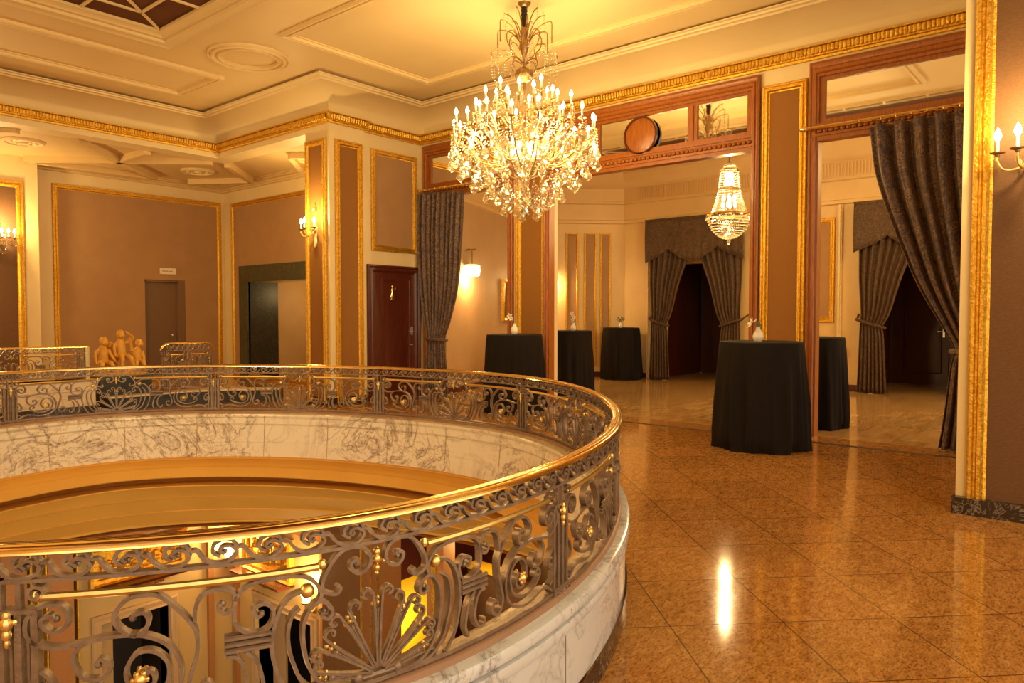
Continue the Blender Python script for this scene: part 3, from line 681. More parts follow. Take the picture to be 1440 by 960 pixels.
# doors far behind the curtains
for i, (a, b) in enumerate((D1, D2)):
    mb = MB(); mb.box((X2R+.3,a-.25,0),(17.7,a-.15,2.9)); mb.box((X2R+.3,b+.15,0),(17.7,b+.25,2.9)); mb.box((X2R+.3,a-.25,2.8),(17.7,b+.25,2.9)); mb.box((17.68,a-.25,0),(17.75,b+.25,2.9))
    struct(mb, 'wall_lobby', M['mahogany'], ['dark lobby behind the left curtained doorway','dark lobby behind the right curtained doorway'][i], 'lobby')
    d = MB(); d.frame((17.66,a-.1,0),(0,1,0),(0,0,1),(-1,0,0),b-a+.2,2.5,[(0,0),(0,.05),(.1,.05),(.1,0)])
    r = struct(d, 'door_%d' % (4+i), M['darkdoor'], ['dark red double door below the bead chandelier, behind two drapes','dark red double door behind the large tied curtain'][i], 'door')
    mid = (a+b)/2
    for (p, q) in ((a,mid-.006),(mid+.006,b)):
        l = MB(); l.box((17.6,p,.03),(17.65,q,2.4))
        l.frame((17.6,p+.12,.25),(0,1,0),(0,0,1),(-1,0,0),q-p-.24,1.95,[(0,0),(.02,.015),(.05,.012),(.06,0)])
        lf = l.build('door_leaf', M['darkdoor'], r)
        hy = q-.09 if p == a else p+.09
        h = MB(); h.box((17.575,hy-.02,1.02),(17.6,hy+.02,1.2)); h.tube([(17.58,hy,1.14),(17.54,hy,1.14),(17.54,hy+(-.11 if p == a else .11),1.14)],.01,6); h.build('door_handle', M['chrome'], lf)
t = thing('wall_bracket','small brown box fixed low on the pilaster beside the right curtained doorway','bracket',(X2R-.16,4.3,.8))
mb = MB(); mb.box((X2R-.19,4.24,.80),(X2R-.11,4.40,.86)); mb.build('body', M['mahogany'], t)
mb = MB(); mb.box((X2R-.20,4.23,.86),(X2R-.11,4.41,.872)); mb.build('lid', M['bronze'], t)

# ------------------------------------------------------------------ curtains
def curtain(rows, nrm, pleats, amp, nu=90, nv=8, seed=1):
    """rows: (left point, right point, amplitude scale); a pleated cloth sheet"""
    rnd = random.Random(seed); ph = rnd.random()*6
    A = catmull([r[0] for r in rows], nv); B = catmull([r[1] for r in rows], nv); K = catmull([(r[2],) for r in rows], nv)
    n = Vector(nrm); mb = MB(); vs = []
    jit = [rnd.uniform(-.3,.3) for _ in range(40)]
    for i, (a, b, k) in enumerate(zip(A, B, K)):
        a, b = Vector(a), Vector(b); v = i/(len(A)-1)
        for j in range(nu+1):
            u = j/nu; w = u*pleats; c = int(w) % 40
            s = math.sin(2*PI*w+ph+jit[c]*math.sin(PI*(w % 1))*1.5)
            s = math.copysign(abs(s)**.8, s)+.25*math.sin(2*PI*w*2.3+v*2)
            vs.append(tuple(a.lerp(b, u)+n*amp*float(k[0])*s))
    m = nu+1
    mb.add(vs, [(i*m+j, i*m+j+1, (i+1)*m+j+1, (i+1)*m+j) for i in range(len(A)-1) for j in range(nu)])
    return mb
def tie(mb, a, b, nrm, dep, sag):
    """a cord or band wrapped round the gathered cloth between a and b"""
    a, b, n = Vector(a), Vector(b), Vector(nrm); pts = []
    for k in range(20):
        t = 2*PI*k/20; u = .5+.53*math.cos(t); p = a.lerp(b, u)+n*dep*math.sin(t); p.z -= sag*(.5-.5*math.cos(t)) ; pts.append(p)
    mb.tube(pts, .028, 6, closed=True)
X = 9.17
t = thing('curtain','damask curtain tied back between mahogany door and oak opening','curtain',(X,9.5,0))
rows = [((X,9.90,3.70),(X,8.80,3.62),1),((X,9.93,2.9),(X,8.85,2.88),1),((X,9.88,2.02),(X,8.94,2.02),.8),((X,9.80,1.45),(X,9.12,1.42),.55),((X,9.72,1.10),(X,9.27,1.08),.35),((X,9.72,.92),(X,9.27,.90),.4),((X,9.75,.45),(X,9.22,.45),.6),((X,9.76,.015),(X,9.20,.015),.7)]
curtain(rows, (-1,0,0), 9, .05, 110, 8, 3).build('drape', M['drape'], t, smooth=180, solid=.006)
mb = MB(); tie(mb, (X,9.76,1.12), (X,9.25,1.05), (-1,0,0), .075, .06); mb.build('tieback', M['drape'], t)
def rod(name, lab, p, q, ring_at, mount):
    t = thing(name, lab, 'curtain rod', p)
    mb = MB(); mb.tube([p, q], .020, 10); mb.build('rod', M['brass'], t)
    for e in (p, q):
        mb2 = MB(); mb2.ball(e, .036, 8, (1,1.4,1)); mb2.build('finial', M['brass'], t)
    for y in ring_at:
        r = MB(); pts = [(p[0]+.03*math.cos(a), y, p[2]-.006+.03*math.sin(a)) for a in np.linspace(0, 2*PI, 12, endpoint=False)]
        r.tube(pts, .005, 5, closed=True); r.build('ring', M['brass'], t)
    for y in mount:
        b = MB(); b.tube([(p[0],y,p[2]),(p[0]+.10,y,p[2]-.02)], .012, 6); b.build('bracket', M['brass'], t)
rod('curtain_rod','short brass curtain rod under the transom beside the mahogany door',(X,9.93,3.735),(X,8.74,3.735),[8.85+.13*i for i in range(8)],[9.88,8.8])
t = thing('curtain','large damask curtain tied back against the near pier','curtain',(X,1.6,0))
ry = 1.02
rows = [((X,2.355,3.66),(X,ry-.05,3.70),1),((X,2.27,3.07),(X,ry-.05,3.05),1.1),((X,2.05,2.40),(X,ry-.03,2.4),1.1),((X,1.824,1.834),(X,ry,1.8),.9),((X,1.572,1.36),(X,ry,1.30),.6),((X,1.458,1.13),(X,ry+.02,1.08),.35),((X,1.49,.894),(X,ry,.88),.5),((X,1.534,.42),(X,ry-.05,.42),.8),((X,1.585,.02),(X,ry-.08,.015),.9)]
curtain(rows, (-1,0,0), 7, .075, 130, 8, 5).build('drape', M['drape'], t, smooth=180, solid=.006)
mb = MB(); tie(mb, (X,1.02,1.14), (X,1.465,1.10), (-1,0,0), .085, .05); mb.build('tieback', M['drape'], t)
rod('curtain_rod','long brass curtain rod with rings across the opening by the near pier',(X,3.09,3.745),(X,.93,3.745),[.98+.155*i for i in range(9)]+[2.45],[3.0,.98])

XC = 15.02
def doorway_drapes(y0, y1, top, side):
    """y0 < y1; pelmet and two tied panels"""
    c = (y0+y1)/2; h = (y1-y0)/2
    labs = {'L': ['brown damask pelmet with two points, behind the bead chandelier','brown drape tied back beside the far corner table','brown drape tied back between dark doorway and oak post, below the bead chandelier'],
            'R': ['brown damask pelmet partly covered by the large tied curtain','brown drape tied back beside the slim cream pilaster and brown bracket','brown salon drape almost wholly behind the large tied curtain']}[side]
    t = thing('pelmet', labs[0], 'pelmet', (XC-.08, c, 2.7))
    vs = []; nu = 96; nv = 10
    for j in range(nu+1):
        u = -1+2*j/nu; y = c+u*h; a = abs(u)
        peak = .50
        zb = 2.69+(2.98-2.69)*(1-((peak-a)/peak)**2 if False else (a/peak)**1.7) if a < peak else 2.98-(2.98-2.69)*((a-peak)/(1-peak))**.75
        for i in range(nv+1):
            v = i/nv; z = top+(zb-top)*v
            f = .012*math.sin(j*.9)*v+.02*math.sin(PI*v)*math.cos(u*PI*2)
            vs.append((XC-.10-f, y, z))
    m = nv+1; mb = MB(); mb.add(vs, [(j*m+i, j*m+i+1, (j+1)*m+i+1, (j+1)*m+i) for j in range(nu) for i in range(nv)])
    mb.build('cloth', M['drape2'], t, smooth=180, solid=.012)
    mb = MB(); mb.box((XC-.11,y0-.01,top-.02),(X2R-.26+.255,y1+.01,top+.015)); mb.build('box_top', M['drape2'], t)
    mb = MB(); mb.tube([vs[j*m+nv] for j in range(0, nu+1, 2)], .012, 6); mb.build('trim', M['drape2'], t)
    for sg, lab in ((1, labs[1]), (-1, labs[2])):
        o = y1-.06 if sg > 0 else y0+.06        # outer edge
        q = lambda d, z: (XC, o-sg*d, z)
        rows = [(q(0,3.2),q(h-.12,3.05),1),(q(.02,2.75),q(h-.22,2.7),1),(q(.03,2.15),q(h-.42,2.15),.8),(q(.07,1.55),q(.58,1.52),.6),(q(.06,1.31),q(.46,1.27),.4),(q(.05,1.1),q(.48,1.08),.5),(q(.04,.6),q(.51,.6),.7),(q(.02,.012),q(.54,.012),.8)]
        t = thing('drape', lab, 'curtain', (XC, o-sg*.25, 0))
        curtain(rows, (-1,0,0), 7, .045, 84, 6, 11+sg).build('cloth', M['drape2'], t, smooth=180, solid=.006)
        mb = MB(); tie(mb, q(.48,1.25), q(.0,1.40), (-1,0,0), .07, .0); mb.tube([q(.0,1.40),(X2R-.02,o+sg*.04,1.5)], .02, 6); mb.build('tieback', M['drape2'], t)
doorway_drapes(6.22, 8.56, 3.65, 'L')
doorway_drapes(1.70, 4.06, 3.62, 'R')

# ------------------------------------------------------------------ draped tables
def cloth_skirt(rt, rb, h, n=160, folds=17, seed=0):
    rnd = random.Random(seed); ph = [rnd.uniform(0,6.28) for _ in range(4)]
    mb = MB(); vs = []; m = 26
    for i in range(m):
        v = i/(m-1); z = h*(1-v)
        for k in range(n):
            a = 2*PI*k/n
            f = math.sin(folds*a+ph[0]+.6*math.sin(3*a+ph[1]))*.5+.35*math.sin((folds*.6//1)*a+ph[2])+.2*math.sin(5*a+ph[3])
            f += .25*math.sin(9*a+4*v)+.3*math.sin(31*a+ph[3]+2*math.sin(4*a))
            r = rt+(rb-rt)*v**.8+.030*f*min(1, v*1.8)
            if v > .9: r += .03*(v-.9)/.1*math.sin(7*a+ph[1])-.02*(v-.9)/.1
            if i == 0: r = rt-.006
            vs.append((r*math.cos(a), r*math.sin(a), z-(0 if i else -.0)))
    fs = [(i*n+k, i*n+(k+1) % n, (i+1)*n+(k+1) % n, (i+1)*n+k) for i in range(m-1) for k in range(n)]
    mb.add(vs, fs); return mb
TABLES = [((8.18,3.19),.455,.53,'large black draped table before the gilded pier, with a drooping white flower',1),
          ((8.70,7.28),.43,.49,'tall black draped table standing against the oak post behind the balustrade',2),
          ((11.38,8.15),.42,.48,'tall black draped table half hidden behind the cream edge of the middle opening',3),
          ((14.70,9.05),.42,.49,'tall black draped table in the far corner of the salon',4),
          ((10.20,3.30),.43,.50,'tall black draped table just inside the salon behind the oak post',5)]
for (p, rt, rb, lab, sd) in TABLES:
    t = thing('cocktail_table', lab, 'table', (p[0],p[1],0), 'black draped cocktail tables')
    o = cloth_skirt(rt, rb, 1.19, seed=sd).build('skirt', M['black'], None, smooth=180); o.parent = t
    mb = MB(); mb.lathe([(.001,1.197),(rt-.03,1.197),(rt-.006,1.195),(rt+.002,1.186),(rt-.004,1.17),(.001,1.17)], (0,0,0), 64); o = mb.build('cloth_top', M['blacktop']); o.parent = t
def vase(p, lab, flower, h=.15):
    mb = MB(); k = h/.15
    mb.lathe([(.001,0),(.036*k,0),(.05*k,.02*k),(.055*k,.05*k),(.045*k,.085*k),(.025*k,.115*k),(.02*k,.135*k),(.026*k,.15*k),(.02*k,.15*k),(.016*k,.13*k),(.001,.12*k)], (0,0,0), 20)
    o = mb.build('vase', M['white']); o.location = (p[0],p[1],1.197)
    return tag(o, lab, 'vase', 'small white vases on the tables')
def petals(mb, c, d, r, n=5):
    d = Vector(d).normalized(); u = d.orthogonal().normalized(); w = d.cross(u); c = Vector(c)
    for k in range(n):
        a = 2*PI*k/n; e = u*math.cos(a)+w*math.sin(a); s = d.cross(e)
        pts = [c, c+e*r*.5+s*r*.3+d*r*.15, c+e*r+d*r*.35, c+e*r*.5-s*r*.3+d*r*.15, c+e*r*.55+d*r*.1]
        mb.add([tuple(q) for q in pts], [(0,1,4),(1,2,4),(2,3,4),(3,0,4)])
def flower(p, lab, kind):
    z = 1.197
    t = thing('flower', lab, 'flower', (p[0],p[1],z+.13), 'flowers in the table vases')
    x, y = p
    R = Vector((.644,-.765,0))           # sideways along the table front
    P = lambda a, h: tuple(Vector((x,y,z))+R*a+Vector((0,0,h)))
    st, pe, lf = MB(), MB(), MB()
    if kind == 'lily':
        st.tube(catmull([P(0,.12),P(-.02,.18),P(-.06,.215),P(-.085,.205)],4),.004,5)
        petals(pe, P(-.075,.205), R*-1+Vector((0,0,.35)), .075, 6); petals(pe, P(-.05,.215), R*-.4+Vector((0,0,.8)), .05, 5)
        for a, h in ((.02,.22),(.04,.20),(.05,.17),(.0,.235),(.03,.16)):
            lf.tube([P(.005,.13),P(a*.6,h-.02),P(a,h)],[.004,.011,.002],5)
    elif kind == 'orchid':
        st.tube(catmull([P(0,.12),P(-.012,.2),P(.0,.28),P(-.035,.33)],4),.004,5)
        for a, h in ((-.01,.2),(.012,.245),(-.012,.285),(-.03,.32)): petals(pe, P(a,h), (-1,-.4,.3), .045, 5)
        lf.tube([P(0,.13),P(.03,.2),P(.05,.18)],[.004,.012,.002],5)
    elif kind == 'lean':
        st.tube(catmull([P(0,.12),P(-.03,.2),P(-.06,.27),P(-.085,.28)],4),.005,5)
        petals(pe, P(-.075,.275), (-1,-.6,.1), .05, 5); petals(pe, P(-.055,.235), (-1,-.6,.3), .04, 5)
        lf.tube([P(0,.13),P(-.04,.17),P(-.06,.15)],[.004,.010,.002],5)
    else:
        for k in range(9):
            a = (k-4)*.02; h = .2+.05*((k*7) % 4)/3
            st.tube([P(0,.06),P(a*.5,h*.7),P(a,h)],.003,5)
            lf.tube([P(a*.6,h*.75),P(a*1.1,h*.95),P(a*1.5,h)],[.003,.011,.002],5)
    if st.v: st.build('stem', M['leaf'], t)
    if pe.v: pe.build('petals', M['petal'], t, solid=.002)
    if lf.v: lf.build('leaves', M['leaf'], t)
vase((8.167,3.224), 'small white vase on the large draped table before the gilded pier', 0, .165); flower((8.167,3.224), 'white flower drooping from a vase before the oak and gilt pier', 'lily')
vase((8.74,7.31), 'small white vase on the table by the oak post', 0, .165); flower((8.74,7.31), 'slender flower leaning in the vase before the gilded pier', 'lean')
vase((11.42,8.09), 'small white vase on the table behind the cream opening edge', 0, .15); flower((11.42,8.09), 'white orchid spray on the table behind the cream opening edge', 'orchid')
vase((14.58,9.0), 'small white pot on the far corner table', 0, .13); flower((14.58,9.0), 'dark twiggy plant in the pot on the far corner table', 'twigs')

# ------------------------------------------------------------------ wrought iron balustrades
IRON = dict(
S1=[(.113,.78),(.098,.789),(.079,.781),(.083,.764),(.108,.748),(.137,.76),(.145,.785),(.132,.807),(.103,.816),(.065,.808),(.043,.783),(.041,.752),(.059,.729),(.091,.715),(.129,.711),(.191,.72),(.26,.728),(.332,.722),(.39,.695),(.421,.651),(.428,.614),(.414,.567),(.371,.532),(.31,.518),(.24,.522),(.17,.535),(.12,.525),(.085,.505)],
big=[(.322,.617),(.34,.632),(.357,.622),(.353,.595),(.32,.585),(.29,.612),(.288,.647),(.315,.68),(.357,.68),(.389,.654),(.395,.618),(.378,.58),(.328,.554),(.27,.552),(.22,.565),(.185,.59),(.19,.612),(.212,.614),(.222,.60),(.21,.592)],
loop=[(.303,.765),(.309,.775),(.333,.778),(.345,.761),(.336,.735),(.309,.724),(.278,.739),(.259,.763),(.261,.784),(.279,.805),(.304,.819),(.35,.821),(.377,.813),(.405,.791),(.438,.759),(.465,.72),(.47,.684),(.465,.649),(.452,.611),(.445,.58),(.455,.55),(.48,.538),(.505,.55),(.505,.575),(.487,.585),(.475,.572)],
lowC=[(.214,.659),(.219,.674),(.234,.669),(.245,.654),(.237,.634),(.209,.625),(.176,.635),(.157,.662),(.153,.685),(.168,.706),(.191,.718)],
lowL=[(.075,.62),(.07,.60),(.085,.585),(.105,.60),(.10,.63),(.075,.655),(.055,.64),(.048,.60),(.06,.55),(.10,.53)],
hook=[(.536,.776),(.528,.773),(.526,.765),(.536,.754),(.552,.753),(.568,.765),(.57,.789),(.564,.805),(.533,.814),(.498,.812),(.476,.797),(.465,.771),(.463,.741)],
C6=[(.642,.735),(.632,.731),(.621,.744),(.623,.756),(.653,.762),(.674,.744),(.673,.719),(.658,.697),(.626,.689),(.591,.7),(.57,.722),(.568,.747),(.57,.781),(.592,.806),(.628,.82),(.677,.823),(.736,.821),(.777,.81),(.808,.783),(.815,.757),(.798,.735)],
lyra=[(.775,.778),(.735,.773),(.706,.754),(.686,.724),(.673,.681),(.67,.64),(.68,.59),(.70,.54),(.735,.50)],
lyrb=[(.75,.735),(.728,.718),(.716,.683),(.718,.635),(.733,.586),(.754,.541),(.80,.505),(.87,.49)],
lyrc=[(.825,.712),(.816,.708),(.821,.699),(.836,.693),(.848,.708),(.837,.731),(.809,.743),(.784,.73),(.764,.699),(.759,.658),(.767,.604),(.781,.564),(.81,.525),(.86,.50),(.94,.492)],
vol=[(.929,.822),(.934,.835),(.91,.829),(.915,.809),(.934,.798),(.963,.807),(.974,.833),(.959,.86),(.929,.871),(.893,.871),(.867,.858),(.843,.833),(.822,.80),(.819,.775),(.83,.763),(.861,.754),(.875,.767),(.864,.776)],
drop1=[(.545,.64),(.573,.635),(.593,.605),(.598,.559),(.575,.525),(.55,.53),(.548,.548)],
drop2=[(.598,.645),(.626,.618),(.64,.579),(.645,.542),(.63,.51)])
FINE = {k: catmull(v, 4) for k, v in IRON.items()}
FR1 = catmull([(-.36,.62),(-.23,.60),(-.12,.3),(.05,.06),(.3,0),(.5,.12),(.62,.4),(.52,.66),(.34,.70),(.25,.52),(.35,.40)], 3)
FR2 = catmull([(.26,.30),(.10,.50),(.15,.83),(.36,1.0),(.52,.92),(.59,.72),(.64,.62)], 3)
def balustrade(mapf, posts, root, zoff=0., zs=1., fine=True, closed=False, inset=0., per=16):
    """posts: positions along the run; every bay between two posts gets one panel, mirrored about its shell"""
    Z = lambda z: .45+zoff+(z-.45)*zs
    mp = lambda s, z, d=0.: mapf(s, Z(z), d)
    def strip(mb, pts, t=.0048, w=.011):
        n = len(pts); vs = []
        for i in range(n):
            a = np.array(pts[max(0,i-1)]); b = np.array(pts[min(n-1,i+1)]); d = b-a; L = np.hypot(*d)
            nn = np.array([-d[1], d[0]])/(L if L > 1e-9 else 1); p = np.array(pts[i])
            e = p+nn*t; f = p-nn*t
            vs += [mp(e[0],e[1],w), mp(f[0],f[1],w), mp(f[0],f[1],-w), mp(e[0],e[1],-w)]
        fs = [(0,1,2,3), tuple((n-1)*4+k for k in (3,2,1,0))]
        for i in range(n-1):
            for k in range(4): fs.append((i*4+k, (i+1)*4+k, (i+1)*4+(k+1) % 4, i*4+(k+1) % 4))
        mb.add(vs, fs)
    def blob(mb, s, z, r, d=0., n=8, sc=1.): mb.ball(mp(s,z,d), r, n, (1,1,sc))
    def vbar(mb, s, z0, z1, hw, d0, d1):
        a = [mp(s-hw,z0,d0), mp(s+hw,z0,d0), mp(s+hw,z0,d1), mp(s-hw,z0,d1)]
        b = [mp(s-hw,z1,d0), mp(s+hw,z1,d0), mp(s+hw,z1,d1), mp(s-hw,z1,d1)]; mb.hexa(a, b)
    nb = len(posts)-1
    for k in range(nb):
        s0, s1 = posts[k], posts[k+1]; h = (s1-s0)/2; mid = (s0+s1)/2
        mb = MB(); gb = []; sh = MB(); orn = []
        for sg in (1, -1):
            f = (lambda q: s0+q*h) if sg > 0 else (lambda q: s1-q*h)
            for nm, pts in FINE.items():
                w = .013 if nm in ('S1','loop','lyrb','lyrc') else .011
                strip(mb, [(f(q), z) for q, z in pts], .0048, w)
            for nm in ('S1','loop','lowC','hook','C6','lyrc','vol','lowL'):
                q, z = IRON[nm][0]; blob(mb, f(q), z, .0095)
            for q0, q1, z in ((.54,.668,.686),(.54,.668,.670),(.54,.668,.654)):
                mb.tube([mp(f(q0),z,.012), mp(f(q1),z,.012)], .007, 6); mb.tube([mp(f(q0),z,-.012), mp(f(q1),z,-.012)], .007, 6)
            g = MB(); n = 8; g.tube([mp(f(.075+(.81-.075)*i/n), .833, 0) for i in range(n+1)], .0105, 8)
            blob(g, f(.065), .838, .017); blob(g, f(.822), .838, .014); gb.append(g)
            # gilt rosettes in the large scrolls
            gl = MB()
            for d in (.012,-.012):
                blob(gl, f(.322), .617, .017, d, 8); 
                for m in range(6):
                    a = m*PI/3; blob(gl, f(.322+.018*math.cos(a)), .617+.016*math.sin(a), .007, d*1.3, 6)
            orn.append(('rosette', gl)); gl = MB(); blob(gl, f(.775), .775, .02, .0, 8); orn.append(('gilt_boss', gl))
        # shell: seven fluted lobes with curled tips and gilt trefoils
        for m in range(7):
            a = math.radians(10+160*m/6); L = .205-.05*abs(m-3)/3
            for sd in (-1, 1):
                pts = []
                for i in range(9):
                    u = i/8; r = .02+L*u; off = sd*(.004+.010*u*u)
                    pts.append((mid+r*math.cos(a)-off*math.sin(a), .505+r*math.sin(a)+off*math.cos(a)))
                tip = pts[-1]; px, pz = -sd*math.sin(a), sd*math.cos(a); rx, rz = math.cos(a), math.sin(a); r0 = .019
                c = (tip[0]+px*r0, tip[1]+pz*r0)
                for i in range(1, 13):
                    fi = i*.42; rr = r0*(1-.055*i); pts.append((c[0]+rr*(-px*math.cos(fi)+rx*math.sin(fi)), c[1]+rr*(-pz*math.cos(fi)+rz*math.sin(fi))))
                strip(sh, pts, .0034, .009)
            for i in range(3):
                pts = [(mid+(.02+L*.8*u)*math.cos(a)+(i-1)*.006*u*-math.sin(a), .505+(.02+L*.8*u)*math.sin(a)+(i-1)*.006*u*math.cos(a)) for u in (0,.5,1)]
                strip(sh, pts, .002, .006)
            if True:
                gl = MB(); orn.append(('gilt_trefoil', gl))
                r = .02+L*.86; cx, cz = mid+r*math.cos(a), .505+r*math.sin(a)
                for (u, v) in ((0,0),(.013,0),(-.013,0),(0,.015),(0,-.02)): blob(gl, cx+u*math.sin(a)+v*math.cos(a), cz-u*math.cos(a)+v*math.sin(a), .0068, .0, 6)
        sh.tube([mp(mid-.05,.503,0), mp(mid+.05,.503,0)], .011, 8); blob(sh, mid-.06, .505, .018); blob(sh, mid+.06, .505, .018)
        gl = MB(); orn.append(('gilt_acorn', gl))
        for (z, r) in ((.845,.012),(.825,.014),(.80,.010),(.785,.006)): blob(gl, mid, z, r)
        for u in (-.022,.022): blob(gl, mid+u, .815, .008)
        # frieze of running scrolls
        fr = MB(); w = (s1-s0)/per
        for j in range(per):
            for F in (FR1, FR2):
                strip(fr, [(s0+(j+u)*w, .880+.060*v) for u, v in F], .0038, .011)
            blob(fr, s0+(j+.36)*w, .880+.060*.46, .0075, 0, 6)
        p = mb.build('scroll_panel', M['iron'], root, smooth=40)
        sh.build('shell', M['iron'], p, smooth=40); [g.build(nm, M['giltiron'], p, smooth=40) for nm, g in orn]
        for g in gb: g.build('gilt_bar', M['giltiron'], p)
        fr.build('scroll_frieze', M['iron'], root, smooth=40)
        # bottom bar and iron bar below the frieze, per bay
        lb = MB(); n = 14
        for (z0, z1, d) in ((.482,.495,.012),(.871,.880,.013)):
            vs = []
            for i in range(n+1):
                s = s0+(s1-s0)*i/n; vs += [mp(s,z0,-d), mp(s,z1,-d), mp(s,z1,d), mp(s,z0,d)]
            lb.add(vs, [(i*4+q, (i+1)*4+q, (i+1)*4+(q+1) % 4, i*4+(q+1) % 4) for i in range(n) for q in range(4)])
        lb.build('rail_bar', M['iron'], root, smooth=40)
    for k in range(nb if closed else nb+1):
        s = posts[k]; mb = MB(); gd = MB()
        for u in (-.054,-.019,.019,.054): vbar(mb, s+u, .50, .80, .0075, -.013, .013)
        for u in (-.037,.0,.037): vbar(mb, s+u, .50, .80, .003, -.004, .004)
        for z, hw in ((.80,.062),(.484,.064),(.495,.062)): vbar(mb, s, z, z+.010, hw, -.018, .018)
        for u in (-.02,.02): vbar(mb, s+u, .81, .88, .006, -.01, .01)
        for u in (-.058, .058):                                # scrolled feet and capital volutes
            for (z, r) in ((.845,.022),(.472,.02)):
                pts = [(s+u+(r*(1-.09*i))*math.cos(i*.8+ (0 if u > 0 else PI)), z+(r*(1-.09*i))*math.sin((i*.8)*(1 if u > 0 else 1)+(0 if u > 0 else PI))) for i in range(10)]
                strip(mb, pts, .004, .018)
        for i in range(5): blob(mb, s+(i-2)*.02, .468+.008*(i % 2), .012, .012, 6); blob(mb, s+(i-2)*.02, .468+.008*(i % 2), .012, -.012, 6)
        p = mb.build('post', M['iron'], root, smooth=40)
        for d in (.02, -.02):
            for (z, r, q) in ((.80,.010,1.2),(.78,.014,1.3),(.755,.011,1.4),(.735,.007,1.8)): blob(gd, s, z, r, d, 8, q)
            for u in (-.016, .016): blob(gd, s+u, .785, .008, d, 6)
        gd.build('gilt_drop', M['giltiron'], p)
RAILP = [(-.027,.942),(-.026,.947),(-.0215,.948),(-.0215,.9515),(-.026,.953),(-.0265,.957),(-.0215,.961),(-.017,.961),(-.015,.9645),(-.0085,.966),(-.006,.9645),(0,.967),(.006,.9645),(.0085,.966),(.015,.9645),(.017,.961),(.0215,.961),(.0265,.957),(.026,.953),(.0215,.9515),(.0215,.948),(.026,.947),(.027,.942),(.014,.939),(-.014,.939)]
t = thing('balustrade','long oval wrought iron balustrade with polished brass handrail on the marble curb','balustrade',(0,0,0))
mb = MB(); oring(mb, [(d, z) for d, z in RAILP], 2, True); mb.build('handrail', M['brass'], t, smooth=50)
mb = MB(); oring(mb, [(-.034,.452),(-.034,.472),(-.028,.476),(.016,.476),(.022,.472),(.022,.452)], 2, False); mb.build('base_strip', M['bronze'], t)
PK = [.08,1.918,3.80,5.70,7.65,9.62,11.6,13.60,15.34,17.28,OL+.08]
balustrade(omap, PK, t, closed=True)

# ------------------------------------------------------------------ stair opening at the back left
mb = MB(); mb.box((-4,12.20,.0),(4.52,12.48,.10)); struct(mb, 'baseboard_stair', M['darkmarble'], 'dark plinth of the marble stair parapet at back left', 'baseboard')
mb = MB(); mb.sweep([(4.50,12.5),(4.50,12.215),(-4,12.215)][::-1] if False else [(-4,12.215),(4.50,12.215),(4.50,12.47),(-4,12.47)], [(0,.10),(0,.33),(-.02,.335),(-.02,.35),(-.01,.355),(-.01,.47),(-.03,.475),(-.035,.495),(.0,.505),(.25,.505)], closed=True)
struct(mb, 'wall_parapet', M['marble'], 'veined marble parapet of the side stair', 'parapet')
def line(p, d):
    p, d = Vector(p), Vector(d).normalized(); n = Vector((d.y,-d.x,0))
    return lambda s, z, off=0.: (p.x+d.x*s+n.x*off, p.y+d.y*s+n.y*off, z)
def straight_rail(root, mapf, s0, s1, zoff, zs, curl=False):
    Z = lambda z: .45+zoff+(z-.45)*zs
    mb = MB(); k = len(RAILP); vs = []
    ss = np.linspace(s0, s1, 13)
    for s in ss:
        e = min(s-s0, s1-s); dz = -.10*max(0, 1-e/.12)**2 if curl else 0
        vs += [mapf(s, Z(.952)+(z-.952)+dz, d) for d, z in RAILP]
    n = len(ss)
    mb.add(vs, [(i*k+l, (i+1)*k+l, (i+1)*k+(l+1) % k, i*k+(l+1) % k) for i in range(n-1) for l in range(k)]+[tuple(range(k)), tuple((n-1)*k+l for l in range(k))])
    mb.build('handrail', M['brass'], root, smooth=50)
t = thing('balustrade','straight brass railed balustrade on the marble parapet beside the cherub sculpture','balustrade',(4.4,12.33,.5))
m1 = line((4.40,12.33,0), (-1,0,0))
straight_rail(t, m1, -.04, 6.2, .055, 1.0); balustrade(m1, [.05,1.9,3.75,5.6], t, zoff=.055)
mb = MB(); mb.box((4.40,12.30,.505),(4.455,12.36,1.0)); mb.build('end_post', M['brass'], t)
t = thing('balustrade','short balustrade section with drooping rail ends in front of the fire exit','balustrade',(5.9,12.1,.2))
m2 = line((6.30,12.10,0), (-1,0,0))
straight_rail(t, m2, -.06, .86, -.23, 1.6, True); balustrade(m2, [.03,.77], t, zoff=-.23, zs=1.6, per=8)
mb = MB()
mb.sweep([(4.62,12.0),(5.9,12.02),(6.5,11.7),(7.1,11.2)], [(0,0),(0,.16),(-.02,.165),(-.02,.2),(.28,.2),(.28,0)]); struct(mb, 'trim_70', M['blackmarble'], 'dark marble kerb in front of the sculpture and short balustrade', 'kerb')
mb = MB(); mb.sweep([(4.62,12.0),(5.9,12.02),(6.5,11.7),(7.1,11.2)], [(-.025,.2),(-.03,.215),(-.02,.225),(.28,.225),(.285,.2)]); struct(mb, 'trim_71', M['marble'], 'pale marble coping on the dark kerb', 'coping')
